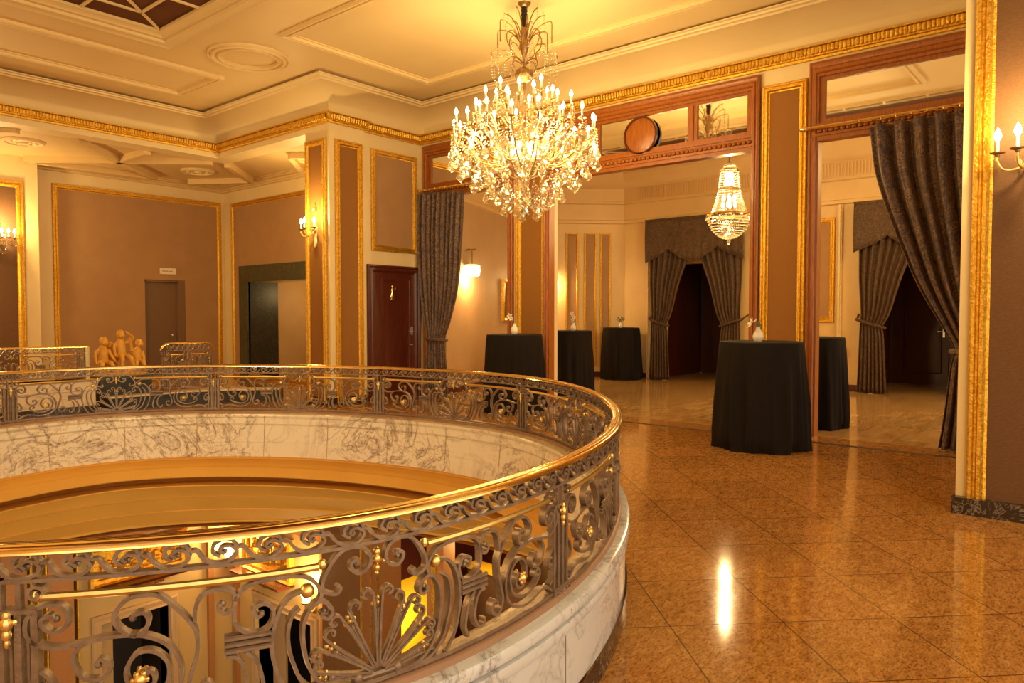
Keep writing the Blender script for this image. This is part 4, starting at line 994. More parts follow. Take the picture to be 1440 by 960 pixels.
# sculpture
t = thing('pedestal','green black marble pedestal under the cherub sculpture','pedestal',(4.95,12.45,0))
mb = MB(); mb.box((4.56,12.22,.05),(5.36,12.68,.48)); mb.build('shaft', M['blackmarble'], t)
mb = MB(); mb.box((4.53,12.19,0),(5.39,12.71,.06)); mb.box((4.54,12.20,.48),(5.38,12.70,.52)); mb.build('moulding', M['greenmarble'], t)
t = thing('cherub_sculpture','ochre sculpture of four playing cherubs on the dark pedestal','sculpture',(4.95,12.42,.52))
mb = MB(); mb.lathe([(.001,.52),(.40,.52),(.42,.54),(.38,.56),(.385,.59),(.41,.60),(.41,.64),(.39,.66),(.001,.66)], (0,0,0), 40)
for i in range(len(mb.v)): p = mb.v[i]; mb.v[i] = (4.95+p[0]*.97, 12.42+p[1]*.5, p[2])
mb.build('base', M['statue'], t)
def cherub(hip, chest, head, arms, legs, sc=1.):
    mb = MB(); s = sc; hip, chest, head = Vector(hip), Vector(chest), Vector(head)
    mid = hip.lerp(chest, .5)+Vector((0,-.015,0))
    mb.tube(catmull([hip-(chest-hip)*.25, hip, mid, chest, chest.lerp(head,.55), head], 3),
            [r*s for r in ([.045]*3+[.068,.072,.070]+[.066,.068,.072]+[.074,.068,.052]+[.036,.028,.028]+[.03])][:16], 12)
    mb.ball(head, .06*s, 14, (.92,1,1.15)); mb.ball(head+Vector((0,-.058*s,-.01)), .014*s, 6); mb.ball(head+Vector((0,.012,.022*s)), .064*s, 12)
    for e in (-1,1): mb.ball(head+Vector((e*.058*s,0,-.005)), .014*s, 6); mb.ball(head+Vector((e*.024*s,-.044*s,-.02*s)), .02*s, 6)
    for e, pts in arms:
        sh = chest+Vector((e*.085*s,0,.01)); P = [sh]+[Vector(p) for p in pts]
        q = catmull(P, 4); mb.tube(q, [(.032-.012*i/(len(q)-1))*s for i in range(len(q))], 8); mb.ball(P[-1], .021*s, 8)
        w = P[-1]; d = (P[-1]-P[-2]).normalized(); u = d.orthogonal().normalized()
        for k in range(4): mb.tube([w+u*(k-1.5)*.011*s, w+u*(k-1.5)*.013*s+d*.042*s], .007*s, 5)
        mb.tube([w, w+u*.03*s+d*.02*s], .007*s, 5)
    for e, pts in legs:
        P = [hip+Vector((e*.045*s,-.01,-.01))]+[Vector(p) for p in pts]
        q = catmull(P, 4); mb.tube(q, [(.052-.026*i/(len(q)-1))*s for i in range(len(q))], 8)
        mb.tube([P[-1], P[-1]+Vector((0,-.07*s,-.012))], [.03*s,.018*s], 8)
    return mb
cherub((4.70,12.42,.74),(4.69,12.41,.93),(4.70,12.38,1.065),[(-1,[(4.575,12.40,.85),(4.57,12.34,.75)]),(1,[(4.80,12.38,.86),(4.83,12.32,.78)])],[(-1,[(4.63,12.28,.73),(4.62,12.24,.66)]),(1,[(4.76,12.27,.73),(4.78,12.23,.66)])],1.02).build('cherub_figure', M['statue'], t, remesh=.0065)
cherub((4.85,12.54,.73),(4.84,12.53,.88),(4.83,12.50,1.0),[(-1,[(4.75,12.5,.86),(4.74,12.44,.78)]),(1,[(4.93,12.5,.84),(4.91,12.42,.76)])],[(-1,[(4.80,12.40,.74),(4.80,12.36,.66)]),(1,[(4.90,12.40,.74),(4.91,12.36,.66)])],.9).build('cherub_figure', M['statue'], t, remesh=.0065)
cherub((4.97,12.42,.84),(4.96,12.42,1.03),(4.955,12.38,1.17),[(-1,[(4.86,12.40,.95),(4.86,12.36,.86)]),(1,[(5.14,12.38,1.12),(5.04,12.34,1.20)])],[(-1,[(4.93,12.28,.83),(4.92,12.26,.67)]),(1,[(5.06,12.28,.80),(5.10,12.26,.67)])],1.0).build('cherub_figure', M['statue'], t, remesh=.0065)
cherub((5.20,12.42,.73),(5.21,12.41,.89),(5.245,12.39,1.02),[(-1,[(5.12,12.40,1.0),(5.09,12.37,1.10)]),(1,[(5.30,12.38,.82),(5.29,12.33,.74)])],[(-1,[(5.15,12.28,.73),(5.14,12.25,.66)]),(1,[(5.25,12.27,.73),(5.26,12.24,.66)])],.95).build('cherub_figure', M['statue'], t, remesh=.0065)

# ------------------------------------------------------------------ lights: helper
WARM = (1, .695, .275)
def lamp(name, loc, w, r=.06, col=WARM):
    l = bpy.data.lights.new(name, 'POINT'); l.energy = w; l.color = col; l.shadow_soft_size = r
    o = bpy.data.objects.new(name, l); C.objects.link(o); o.location = loc; return o
def bulb_mesh(k=1.):
    mb = MB(); mb.lathe([(.001,.0),(.012*k,.004),(.02*k,.022*k),(.021*k,.036*k),(.012*k,.062*k),(.001,.082*k)], (0,0,0), 12); return mb
_b = bulb_mesh().build('bulb', M['bulb']); BULB = _b.data; bpy.data.objects.remove(_b)
_b = MB(); _b.lathe([(.001,0),(.013,0),(.013,.10),(.001,.10)], (0,0,0), 10); _o = _b.build('candle', M['candle']); CANDLE = _o.data; bpy.data.objects.remove(_o)
_b = MB(); _b.lathe([(.001,-.03),(.012,-.028),(.018,-.012),(.045,-.004),(.048,.004),(.016,.002),(.001,.002)], (0,0,0), 14); _o = _b.build('drip_pan', M['antique']); PAN = _o.data; bpy.data.objects.remove(_o)
def part(name, data, parent, loc, rz=0, sc=1):
    o = bpy.data.objects.new(name, data); C.objects.link(o); o.parent = parent; o.location = Vector(loc)-wloc(parent); o.rotation_euler = (0,0,rz); o.scale = (sc,sc,sc); return o
# cut drop (pear pendant) with facets
def drop_mesh(h, r, n=7):
    mb = MB(); mb.lathe([(.001,0),(r*.55,-.0+.0-h*.0+h*.12),(r,h*.30),(r*.72,h*.56),(r*.25,h*.80),(.001,h*.88)], (0,0,0), n)
    mb.ball((0,0,h*.94), r*.28, 6); return mb
_o = drop_mesh(.12,.038).build('drop', M['crystal'], smooth=0); DROP = _o.data; bpy.data.objects.remove(_o)
_o = drop_mesh(.085,.022,6).build('drop', M['crystal'], smooth=0); DROPS = _o.data; bpy.data.objects.remove(_o)
def beads(mb, pts, r=.011, gap=.026):
    P = catmull(pts, 8); d = 0; last = None
    for p in P:
        p = np.array(p)
        if last is None or np.linalg.norm(p-last) >= gap: mb.ball(tuple(p), r, 5); last = p

# ------------------------------------------------------------------ the big chandelier
cx, cy = 6.86, 5.585
t = thing('chandelier','large crystal candle chandelier hanging in front of the oak openings','chandelier',(cx,cy,2.65))
K = lambda r, a, z: (cx+r*math.cos(a), cy+r*math.sin(a), z)
mb = MB(); mb.tube([(cx,cy,4.90+.025*i) for i in range(12)], [.034 if i % 2 else .042 for i in range(12)], 10); mb.build('hanging_cord', M['cord'], t)
mb = MB(); mb.lathe([(.001,5.14),(.04,5.14),(.07,5.165),(.08,5.19),(.001,5.19)], (cx,cy,0), 20); mb.build('ceiling_hook', M['antique'], t)
mb = MB(); mb.lathe([(.02,4.93),(.038,4.90),(.055,4.84),(.035,4.78),(.055,4.74),(.062,4.68),(.035,4.60),(.02,4.56),(.018,4.36)], (cx,cy,0), 16)
mb.lathe([(.02,4.30),(.018,4.0),(.03,3.9),(.02,3.8),(.035,3.7),(.02,3.6),(.05,3.35),(.03,3.2),(.02,2.95)], (cx,cy,0), 14); mb.build('stem', M['antique'], t)
mb = MB(); mb.lathe([(.001,4.25),(.06,4.265),(.10,4.30),(.115,4.35),(.105,4.395),(.06,4.425),(.02,4.435),(.001,4.435)], (cx,cy,0), 24); mb.build('ball', M['antique'], t)
for k in range(6):                                       # crown of swan-neck wires
    a = k*PI/3+.3
    mb = MB()
    mb.tube(catmull([K(.05,a,4.78),K(.10,a,4.93),K(.17,a,5.03),K(.245,a,5.06)],4), .007, 6)
    mb.tube(catmull([K(.05,a+.5,4.74),K(.17,a+.5,4.87),K(.29,a+.5,4.92),K(.345,a+.5,4.91),K(.35,a+.5,4.80),K(.35,a+.5,4.67)],4), .007, 6)
    mb.tube(catmull([K(.05,a+.25,4.72),K(.14,a+.25,4.85),K(.22,a+.25,4.81),K(.21,a+.25,4.70),K(.15,a+.25,4.62),K(.16,a+.25,4.55)],4), .007, 6)
    mb.tube(catmull([K(.03,a,4.50),K(.13,a,4.59),K(.26,a,4.63),K(.38,a,4.60),K(.40,a,4.57)],4), .0065, 6)
    mb.tube(catmull([K(.03,a+.5,4.48),K(.12,a+.5,4.53),K(.17,a+.5,4.47),K(.14,a+.5,4.40)],4), .0065, 6)
    mb.build('crown_arm', M['antique'], t)
bd = MB()
for k in range(12):
    a = k*PI/6+.3
    beads(bd, [K(.39,a,4.57),K(.39,a,4.44),K(.38,a,4.30)], .009, .028)
    beads(bd, [K(.24,a,5.04),K(.25,a,4.92),K(.25,a,4.80)], .007, .03); beads(bd, [K(.34,a,4.68),K(.35,a,4.62),K(.36,a,4.5)], .008, .03)
    beads(bd, [K(.39,a,4.56),K(.36,a+.26,4.44),K(.39,a+.52,4.56)], .008, .03)
# candle tiers: (radius, pan height, count, hub height)
TIERS = [(.84,3.67,18,3.42),(.58,3.90,12,3.62),(.34,4.06,8,3.86)]
TOP = []
for ti, (R, z, n, hub) in enumerate(TIERS):
    for k in range(n):
        a = 2*PI*k/n+.17*(ti+1); zz = z+(.035 if k % 2 else -.02)
        mb = MB(); mb.tube(catmull([K(.03,a,hub),K(R*.25,a,hub-.10),K(R*.55,a,hub-.12),K(R*.85,a,zz-.16),K(R,a,zz-.10),K(R,a,zz-.03)],4), [.011]*21, 6)
        ar = mb.build('candle_arm', M['crystal'] if False else M['antique'], t)
        part('drip_pan', PAN, ar, K(R,a,zz)); part('candle', CANDLE, ar, K(R,a,zz)); part('bulb', BULB, ar, K(R,a,zz+.10))
        TOP.append((R,a,zz))
        # festoons and strings below every pan
        a2 = a+2*PI/n
        beads(bd, [K(R,a,zz-.02),K(R*.98,(a+a2)/2,zz-.14),K(R,a2,zz-.02)], .010, .026)
        for e in (-.03,.03): beads(bd, [K(R+.03,a+e/R,zz-.01),K(R+.03,a+e/R,zz-.12)], .008, .022)
        beads(bd, [K(R*.6,a,hub-.05),K(R*.8,a,zz-.24),K(R,a,zz-.05)], .009, .03)
# straps, bowl, lower basket
mb = MB()
for k in range(6):
    a = k*PI/3+.1
    mb.tube(catmull([K(.36,a,3.50),K(.30,a,3.34),K(.20,a,3.18),K(.06,a,3.10)],5), .012, 6)
mb.build('strap', M['antique'], t)
mb = MB(); mb.lathe([(.30,3.50),(.31,3.46),(.29,3.38),(.23,3.30),(.14,3.25),(.05,3.23)], (cx,cy,0), 18)
mb.lathe([(.16,3.30),(.14,3.22),(.10,3.16),(.12,3.12),(.05,3.08)], (cx,cy,0), 14); mb.build('bowl', M['crystal'], t, smooth=0)
for k in range(6):
    a = k*PI/3; part('bulb', BULB, t, K(.15,a,3.40), 0, 1.1)
for (r0, z0, r1, z1, n) in ((.34,4.12,.36,3.95,14),(.36,3.95,.30,3.62,16),(.60,3.82,.47,3.55,18),(.86,3.62,.84,3.38,36),(.84,3.48,.52,3.16,18),(.62,3.40,.38,3.06,16),(.40,3.2,.22,2.88,14),(.22,3.0,.08,2.78,10),(.34,3.56,.30,3.40,26)):
    for k in range(n):
        a = 2*PI*k/n+r0*7; beads(bd, [K(r0,a,z0),K((r0+r1)/2+.02,a+.03,(z0+z1)/2-.03),K(r1,a,z1)], .0105, .027)
for (R, z, n) in ((.84,3.50,30),(.30,3.46,20),(.58,3.72,22),(.22,2.98,14),(.40,3.12,20)):
    for k in range(n):
        a = 2*PI*k/n; beads(bd, [K(R,a,z),K(R,a+PI/n,z-.07),K(R,a+2*PI/n,z)], .009, .025)
b = bd.build('bead_strings', M['beads'], t, smooth=0); b['kind'] = 'stuff'
# the hundred pear drops that show largest
dr = []
for (R, z, n, big) in ((.87,3.24,24,1),(.76,3.10,18,1),(.60,2.98,16,1),(.45,2.86,12,1),(.32,2.74,8,1),(.17,2.66,5,1),(.66,3.36,9,1),(.33,4.12,8,0)):
    for k in range(n):
        a = 2*PI*k/n+R*5; zz = z+(.05 if k % 2 else -.04)
        o = part('crystal_drop', DROP if big else DROPS, t, K(R,a,zz), a, 1.45 if big else 1.); dr.append(o)
mb = MB(); mb.ball((cx,cy,2.71), .065, 12); mb.lathe([(.001,2.64),(.03,2.66),(.05,2.76),(.09,2.84),(.05,2.90),(.02,2.95)], (cx,cy,0), 12); mb.build('finial', M['crystal'], t, smooth=0)
for k in range(6): lamp('chandelier_light', K(.78,k*PI/3,3.48), 20, .10)
lamp('chandelier_light', K(0,.0,4.0), 6, .12); lamp('chandelier_light', K(.0,0,3.42), 20, .14)

# bead-basket chandelier in the salon
cx2, cy2 = 12.0, 5.27
K2 = lambda r, a, z: (cx2+r*math.cos(a), cy2+r*math.sin(a), z)
t = thing('chandelier','slim tent and basket crystal chandelier in the salon, seen through the middle opening','chandelier',(cx2,cy2,2.7))
mb = MB(); mb.tube([(cx2,cy2,4.05+.05*i) for i in range(18)], [.010,.016]*9, 6); mb.lathe([(.001,4.93),(.07,4.93),(.06,4.90),(.02,4.87)], (cx2,cy2,0), 14); mb.build('chain', M['antique'], t)
def ringp(z, r, h, nm): 
    mb = MB(); mb.lathe([(r-.012,z-h),(r+.01,z-h),(r+.018,z),(r+.01,z+h),(r-.012,z+h)], (cx2,cy2,0), 36, closed=True); mb.build(nm, M['brass'], t)
ringp(3.96,.145,.018,'crown_ring'); ringp(3.20,.36,.022,'basket_ring'); ringp(3.62,.19,.010,'crown_ring')
bs = MB()
for k in range(44):
    a = 2*PI*k/44
    beads(bs, [K2(.02,a,4.08),K2(.10,a,4.02),K2(.145,a,3.96)], .008, .022)
    beads(bs, [K2(.150,a,3.95),K2(.165,a,3.78),K2(.19,a,3.62)], .0095, .022)
    beads(bs, [K2(.19,a,3.61),K2(.22,a,3.45),K2(.29,a,3.24)], .0095, .022)
for i in range(12):
    ph = PI/2*i/12; r = .355*math.cos(ph); z = 3.19-.40*math.sin(ph); n = max(6, int(2*PI*r/.032))
    for k in range(n): bs.ball(K2(r,2*PI*k/n,z), .0125, 6)
b = bs.build('bead_strings', M['beads2'], t, smooth=0); b['kind'] = 'stuff'
for k in range(20): part('crystal_drop', DROPS, t, K2(.375,2*PI*k/20,3.10), 2*PI*k/20)
mb = MB(); mb.ball((cx2,cy2,2.745), .035, 8); mb.lathe([(.001,2.69),(.018,2.70),(.03,2.74)], (cx2,cy2,0), 8); mb.build('finial', M['crystal'], t, smooth=0)
for z, r in ((3.86,.05),(3.74,.06),(3.48,.09),(3.36,.1)):
    for k in range(4): part('bulb', BULB, t, K2(r,k*PI/2+z,z-.04), 0, 1.25)
for z, w in ((3.80,24),(3.42,24),(3.05,24)): lamp('salon_chandelier_light', (cx2,cy2,z), w, .05)

# ------------------------------------------------------------------ wall sconces
def sconce(name, lab, p, n, arms, crystal=False, power=18, scale=1.):
    """p on the wall, n outward normal; arms = list of (sideways, forward)"""
    p, n = Vector(p), Vector(n); s = Vector((0,0,1)).cross(n); t = thing(name, lab, 'wall sconce', tuple(p))
    Q = lambda a, f, z: tuple(p+s*a+n*f+Vector((0,0,z)))
    mb = MB()
    prof = [(.0,-.30),(.018,-.27),(.03,-.2),(.02,-.12),(.045,-.04),(.055,.0),(.04,.05),(.018,.12),(.03,.22),(.045,.30),(.03,.36),(.012,.42),(.0,.45)]
    m = len(prof); vs = []
    for (r, z) in prof:
        vs += [Q(-r,.0,z), Q(-r*.6,.022,z), Q(r*.6,.022,z), Q(r,.0,z)]
    mb.add(vs, [(i*4+k, i*4+k+1, i*4+k+5, i*4+k+4) for i in range(m-1) for k in range(3)])
    mb.ball(Q(0,.03,.33), .032, 8); mb.ball(Q(0,.035,0), .04, 8); mb.build('backplate', M['giltiron'] if not crystal else M['antique'], t)
    for (a, f) in arms:
        ab = MB(); L = math.hypot(a, f)
        ab.tube(catmull([Q(0,.03,-.02),Q(a*.35,.03+f*.3,-.10),Q(a*.8,f*.85,-.11),Q(a,f,-.05),Q(a,f,.0)],5), .009, 7)
        ab.tube(catmull([Q(a*.35,.03+f*.3,-.10),Q(a*.3,f*.4,-.05),Q(a*.45,f*.5,-.04)],4), .006, 6)
        ao = ab.build('arm', M['giltiron'] if not crystal else M['antique'], t)
        part('drip_pan', PAN, ao, Q(a,f,.01)); part('candle', CANDLE, ao, Q(a,f,.01), 0, .85); part('bulb', BULB, ao, Q(a,f,.095), 0, 1.15)
        if crystal:
            for k in range(6):
                g = k*PI/3; part('crystal_drop', DROPS, ao, tuple(Vector(Q(a,f,-.12))+Vector((.04*math.cos(g),.04*math.sin(g),-.03*(k % 2)))), g)
    if crystal:
        bm = MB()
        for (a, f) in arms: beads(bm, [Q(0,.05,.25),Q(a*.5,f*.6,.02),Q(a,f,.0)], .008, .02); beads(bm, [Q(0,.05,-.05),Q(a*.5,f*.6,-.2),Q(a,f,-.05)], .008, .02)
        b = bm.build('bead_strings', M['beads'], t, smooth=0); b['kind'] = 'stuff'
        for k in range(5): part('crystal_drop', DROP, t, Q(.05*(k-2),.09,-.28-.04*(k % 2)), k)
    if power: lamp(name+'_light', Q(0,.36,.26), power, .07)
    return t
sconce('wall_sconce','candle sconce glowing on the gilded corner pier',(7.232,10.33,2.90),(-1,0,0),[(-.18,.16),(0,.22),(.18,.16)],power=20)
sconce('wall_sconce','gilt candle sconce on the large dark panel of the near pier',(6.408,.56,2.64),(-1,0,0),[(-.19,.14),(-.06,.24),(.20,.15)],power=20)
sconce('wall_sconce','crystal hung sconce on the dark patterned panel above the marble parapet',(4.42,16.488,2.95),(0,-1,0),[(-.22,.16),(0,.2),(.22,.16),(.1,.24)],True,power=30)
def fringe_lamp(lab, p, n):
    p, n = Vector(p), Vector(n).normalized(); s = Vector((0,0,1)).cross(n); Q = lambda a, f, z: tuple(p+s*a+n*f+Vector((0,0,z)))
    t = thing('wall_lamp', lab, 'wall lamp', tuple(p))
    mb = MB(); mb.tube([Q(0,0,.30),Q(0,.05,.31),Q(0,.22,.31)], .012, 6); mb.tube([Q(-.13,.14,.31),Q(.13,.14,.31)], .010, 6); mb.tube([Q(0,.14,.31),Q(0,.14,.02)], .008, 6)
    mb.lathe([(.17,-.0),(.175,.012),(.03,.03),(.001,.03)], Q(0,.15,-.0), 20); mb.build('bracket', M['antique'], t)
    mb = MB(); mb.lathe([(.14,-.01),(.145,-.10),(.135,-.20),(.128,-.20),(.135,-.10),(.13,-.01)], Q(0,.15,0), 20); mb.build('lamp_shade', M['shade'], t)
    lamp('wall_lamp_light', Q(0,.15,-.26), 16, .08)
ABD = (Vector((13.64,11.02,0))-Vector((XW+WT,9.75,0))).normalized(); ABN = Vector((ABD.y,-ABD.x,0))
fringe_lamp('fringed lit wall lamp on the tan salon wall beside the curtain', Vector((10.47,9.75+.319*(10.47-9.67),2.46))+ABN*.0, ABN)
fringe_lamp('lit wall lamp on the slanting salon wall', Vector((X2R,9.35,2.45))+cd*1.85+cn*.0, cn)
t = thing('picture_frame','tall narrow gilt frame on the tan salon wall beside the oak post','picture',(12.2,10.55,1.35))
o = Vector((12.16,9.75+.319*(12.16-9.67),1.35))
mb = MB(); mb.frame(tuple(o), ABD, (0,0,1), ABN, .36, .92, [(0,0),(0,.06),(.03,.07),(.06,.05),(.08,.02),(.08,0)]); mb.build('frame', M['gold'], t)
mb = MB(); mb.panel(tuple(o+ABD*.07+Vector((0,0,.07))), ABD, (0,0,1), ABN, .22, .78, .015); mb.build('picture', M['mahogany'], t)

# ------------------------------------------------------------------ the lower hall seen through the stairwell
LZ = -4.75; LC = -.95; LY, LX = 10.0, 5.526
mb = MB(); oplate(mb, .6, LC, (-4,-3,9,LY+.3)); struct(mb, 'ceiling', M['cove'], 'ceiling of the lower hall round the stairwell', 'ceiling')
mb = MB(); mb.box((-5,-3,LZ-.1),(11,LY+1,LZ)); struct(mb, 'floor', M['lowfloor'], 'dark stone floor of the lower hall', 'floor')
mb = MB(); LD = (3.70,4.55,-2.48)
mb.box((-5,LY,LZ),(LD[0],LY+.25,LC)); mb.box((LD[1],LY,LZ),(LX+.25,LY+.25,LC)); mb.box((LD[0],LY,LD[2]),(LD[1],LY+.25,LC))
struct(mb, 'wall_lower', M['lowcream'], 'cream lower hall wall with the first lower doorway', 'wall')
mb = MB(); LE = (8.05,9.35,-2.55)
mb.box((LX,LE[1],LZ),(LX+.25,LY,LC)); mb.box((LX,7.5,LZ),(LX+.25,LE[0],LC)); mb.box((LX,LE[0],LE[2]),(LX+.25,LE[1],LC))
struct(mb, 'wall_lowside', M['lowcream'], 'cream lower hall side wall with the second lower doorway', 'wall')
mb = MB(); mb.sweep([(LX,7.5),(LX,LY),(-5,LY)], [(0,-1.42),(.03,-1.41),(.03,-1.1),(.08,-1.0),(.12,-.96),(.12,LC)]); struct(mb, 'trim_80', M['orange'], 'brown band painted as shade along the top of the lower hall wall', 'shade band')  # brown band added in place of shade on the wall top
def ldoor(o, ux, un, w, h, labs, n):
    o, ux, un = Vector(o), Vector(ux), Vector(un)
    mb = MB(); mb.frame(tuple(o-ux*.13), ux, (0,0,1), un, w+.26, h+.13, [(0,0),(0,.03),(.03,.05),(.06,.035),(.09,.035),(.11,.05),(.13,.01),(.13,-.1)])
    r = struct(mb, 'door_%d' % n, M['tan'], labs, 'doorway')
    mb = MB(); mb.panel(tuple(o-un*.9-ux*.3), ux, (0,0,1), un, w+.6, h+.3, .03); mb.panel(tuple(o-un*.9-ux*.03), un, (0,0,1), ux, .9, h+.1, .03); mb.panel(tuple(o-un*.9+ux*w), un, (0,0,1), ux, .9, h+.1, .03); mb.panel(tuple(o-un*.9+Vector((0,0,h))), un, ux, (0,0,1), .9, w, .03)
    q = MB(); q.panel(tuple(o-un*.25), ux, (0,0,1), un, w*.25, h, .03); q.build('door_leaf', M['tan'], r)
    mb.build('dark_opening', M['dark'], r)
ldoor((LD[0],LY,LZ), (1,0,0), (0,-1,0), LD[1]-LD[0], LD[2]-LZ, 'half open lower doorway under the long picture', 8)
ldoor((LX,LE[1],LZ), (0,-1,0), (-1,0,0), LE[1]-LE[0], LE[2]-LZ, 'dark lower doorway under the slanting picture', 9)
def relief(o, ux, un, w, h, lab):
    o, ux, un = Vector(o), Vector(ux), Vector(un); t = thing('gilt_relief', lab, 'picture', tuple(o))
    T = .10                                           # leans out at the top
    mb = MB(); mb.frame(tuple(o), ux, (0,0,1), un, w, h, [(0,0),(0,.08),(.03,.1),(.05,.07),(.09,.06),(.1,.03),(.1,0)]); mb.build('frame', M['gold'], t)
    mb = MB(); mb.panel(tuple(o+ux*.08+Vector((0,0,.08))), ux, (0,0,1), un, w-.16, h-.16, .02)
    rnd = random.Random(int(w*100))
    for k in range(60):
        c = o+ux*(.15+(w-.3)*rnd.random())+Vector((0,0,.14+(h-.3)*rnd.random()))+un*.02; mb.ball(tuple(c), .02+.04*rnd.random(), 6)
    mb.build('relief_panel', M['gold'], t)
    mb = MB()
    for k in range(26):
        a = (k+.5)/26; c = o+ux*(w*(.25+.5*a))+Vector((0,0,-.05-.05*math.sin(PI*a)+.02*math.sin(k*2.4)))+un*.07; mb.ball(tuple(c), .032+.014*math.sin(k*1.7), 7)
    lg = MB(); p0 = o+Vector((0,0,-.02)); lg.hexa([tuple(p0+ux*0), tuple(p0+ux*w), tuple(p0+ux*w+un*.26), tuple(p0+un*.26)], [tuple(p0+Vector((0,0,.035))), tuple(p0+ux*w+Vector((0,0,.035))), tuple(p0+ux*w+un*.27+Vector((0,0,.035))), tuple(p0+un*.27+Vector((0,0,.035)))]); lg.build('ledge', M['mahogany'], t)
    mb.tube([tuple(o+ux*w*.2+un*.07+Vector((0,0,-.02))), tuple(o+ux*w*.5+un*.08+Vector((0,0,-.14))), tuple(o+ux*w*.8+un*.07+Vector((0,0,-.02)))], .02, 6)
    mb.build('carved_swag', M['wood'], t)
relief((3.55,LY,-1.98), (1,0,0), (0,-1,0), 1.26, .52, 'long gilt relief picture over the first lower doorway')
relief((LX,9.65,-2.12), (0,-1,0), (-1,0,0), 1.2, .62, 'gilt relief picture over the second lower doorway')
mb = MB()
for (a, b, d) in ((-5,2.55,.04),(2.60,2.86,.08),(3.07,3.35,.10)): mb.box((a,LY-d,LZ),(b,LY,-1.1))
mb.box((5.10,LY-.06,LZ),(5.18,LY,-1.42)); mb.box((LX-.06,9.86,LZ),(LX,9.93,-1.42)); mb.box((LX-.06,7.72,LZ),(LX,7.80,-1.42))
struct(mb, 'trim_81', M['orange'], 'orange brown pilaster strips of the lower hall', 'pilaster')
mb = MB()
for x in (2.88,2.95,3.38,3.04): mb.box((x,LY-.12,LZ),(x+.018,LY,-1.1))
struct(mb, 'trim_82', M['gold'], 'thin gilt fillets beside the lower hall pilasters', 'fillet')
# corner pier of the lower hall
mb = MB(); mb.box((5.30,6.74,LZ),(5.9,7.5,LC)); r = struct(mb, 'wall_lowpier', M['orange'], 'orange brown pier in the lower hall below the near balustrade', 'pier')
mb = MB(); mb.box((5.288,6.76,LZ),(5.30,7.5,LC)); mb.build('dark_face', M['darkpaper'], r)
mb = MB()
mb.box((5.28,6.728,LZ),(5.30,6.75,-1.0))
for x in (5.42,5.52): mb.box((x,6.73,LZ),(x+.012,6.74,-1.0))
struct(mb, 'trim_84', M['gold'], 'gilt fillets on the lower hall pier', 'fillet')
mb = MB(); mb.box((8.2,2,LZ),(8.3,8.2,LC)); mb.box((6.0,7.30,-2.02),(8.2,7.4,LC)); mb.box((5.9,8.1,LZ),(8.2,8.2,LC)); struct(mb, 'wall_lowbrown', M['mahogany'], 'dark brown wall of the lower stair passage', 'wall')
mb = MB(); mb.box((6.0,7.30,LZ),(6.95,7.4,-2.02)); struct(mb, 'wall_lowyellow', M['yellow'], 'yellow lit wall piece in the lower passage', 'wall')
mb = MB(); mb.box((5.62,5.72,LZ),(5.80,5.99,LC)); struct(mb, 'trim_85', M['orange'], 'slim brown post of the lower passage', 'post')
mb = MB(); mb.box((5.605,5.83,LZ),(5.62,5.90,LC)); struct(mb, 'trim_86', M['gold'], 'gilt strip on the slim lower post', 'fillet')
mb = MB(); mb.box((6.25,3.0,LZ),(6.35,5.95,-1.50)); struct(mb, 'wall_lowpanel', M['darkpaper'], 'brown bulkhead below the near balustrade', 'wall')
mb = MB(); mb.box((6.22,5.40,-1.50),(6.38,5.93,-1.44)); struct(mb, 'trim_87', M['yellow'], 'ledge on the lower bulkhead with bright yellow edge light in its colour', 'ledge')  # stands for a lit edge, the brightness is in its colour
mb = MB(); mb.box((4.3,LY-.13,-1.36),(4.62,LY-.02,-1.27)); 
o = mb.build('air_vent', M['dark']); tag(o, 'dark slot shaped air vent under the stairwell rim', 'vent')
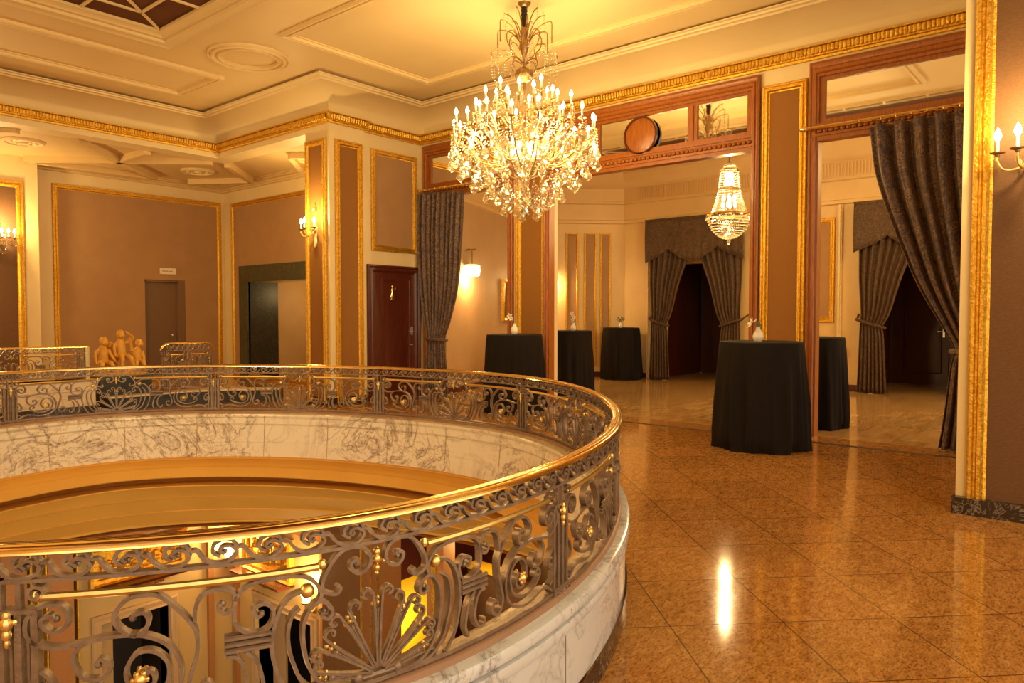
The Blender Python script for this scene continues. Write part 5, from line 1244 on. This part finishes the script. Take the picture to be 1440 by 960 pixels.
def lsconce(lab, p, n):
    p, n = Vector(p), Vector(n); t = thing('wall_lamp', lab, 'wall lamp', tuple(p)); Q = lambda f, z: tuple(p+n*f+Vector((0,0,z)))
    mb = MB(); mb.tube(catmull([Q(0,-.15),Q(.08,-.17),Q(.14,-.12),Q(.14,-.04)],4), .014, 7); mb.ball(Q(.01,-.15), .04, 8, (1,1,1.6)); mb.lathe([(.001,-.05),(.05,-.045),(.07,-.02),(.07,-.01),(.001,-.01)], Q(.14,0), 14); mb.build('bracket', M['brass'], t)
    mb = MB(); mb.lathe([(.04,-.01),(.05,.03),(.075,.10),(.08,.13),(.07,.13),(.045,.04),(.03,-.005)], Q(.14,0), 16); mb.build('lamp_shade', M['shade'], t)
    part('bulb', BULB, t, Q(.14,.03), 0, 1.4)
    lamp('lower_lamp_light', Q(.2,.2), 16, .07)
lsconce('lit bowl lamp on the lower hall corner between the two gilt pictures', (5.40,LY-.0,-1.98), (-.3,-1,0))
lsconce('lit bowl lamp beside the second lower doorway', (LX,7.98,-2.16), (-1,0,0))
lamp('lower_hall_light', (2.5,6.6,-2.4), 20, .3); lamp('passage_light', (6.45,6.95,-2.6), 9, .1, (1,.75,.25)); lamp('passage_light', (6.0,5.5,-1.15), 3, .08, (1,.72,.25))

# ------------------------------------------------------------------ remaining lights, world, camera
lamp('side_room_light', (2.6,16.1,2.4), 70, .2); lamp('side_room_light', (8.3,12.2,3.6), 26, .2)
lamp('lobby_passage_light', (10.6,14.6,2.0), 10, .1)
lamp('salon_light', (12.3,1.0,3.9), 70, .3)
lamp('hall_fill_light', (-3.2,5.6,3.4), 230, .5); lamp('hall_fill_light', (2.0,-1.6,3.7), 55, .5)  # unseen fill lamps added to even out the hall light
w = bpy.data.worlds.new('World'); S.world = w; w.use_nodes = True
w.node_tree.nodes['Background'].inputs[0].default_value = (1,.82,.57,1); w.node_tree.nodes['Background'].inputs[1].default_value = .75
cam = bpy.data.cameras.new('Camera'); co = bpy.data.objects.new('Camera', cam); C.objects.link(co)
cam.sensor_width = 36; cam.sensor_fit = 'HORIZONTAL'; cam.lens = 1031*36/1440.; cam.clip_start = .05
co.location = (0,0,1.5); co.rotation_euler = (math.radians(90-2.11), 0, math.radians(40.1-90))
S.camera = co
S.view_settings.view_transform = 'Standard'; S.view_settings.look = 'None'; S.view_settings.gamma = 1
S.view_settings.use_curve_mapping = False; S.view_settings.exposure = 1.38
try:
    cy_ = S.cycles; cy_.use_denoising = True; cy_.denoiser = 'OPENIMAGEDENOISE'; cy_.max_bounces = 8; cy_.diffuse_bounces = 4; cy_.glossy_bounces = 4
    cy_.transparent_max_bounces = 24; cy_.caustics_reflective = False; cy_.caustics_refractive = False; cy_.sample_clamp_indirect = 6; cy_.use_light_tree = True
except Exception: pass
bpy.context.view_layer.update()
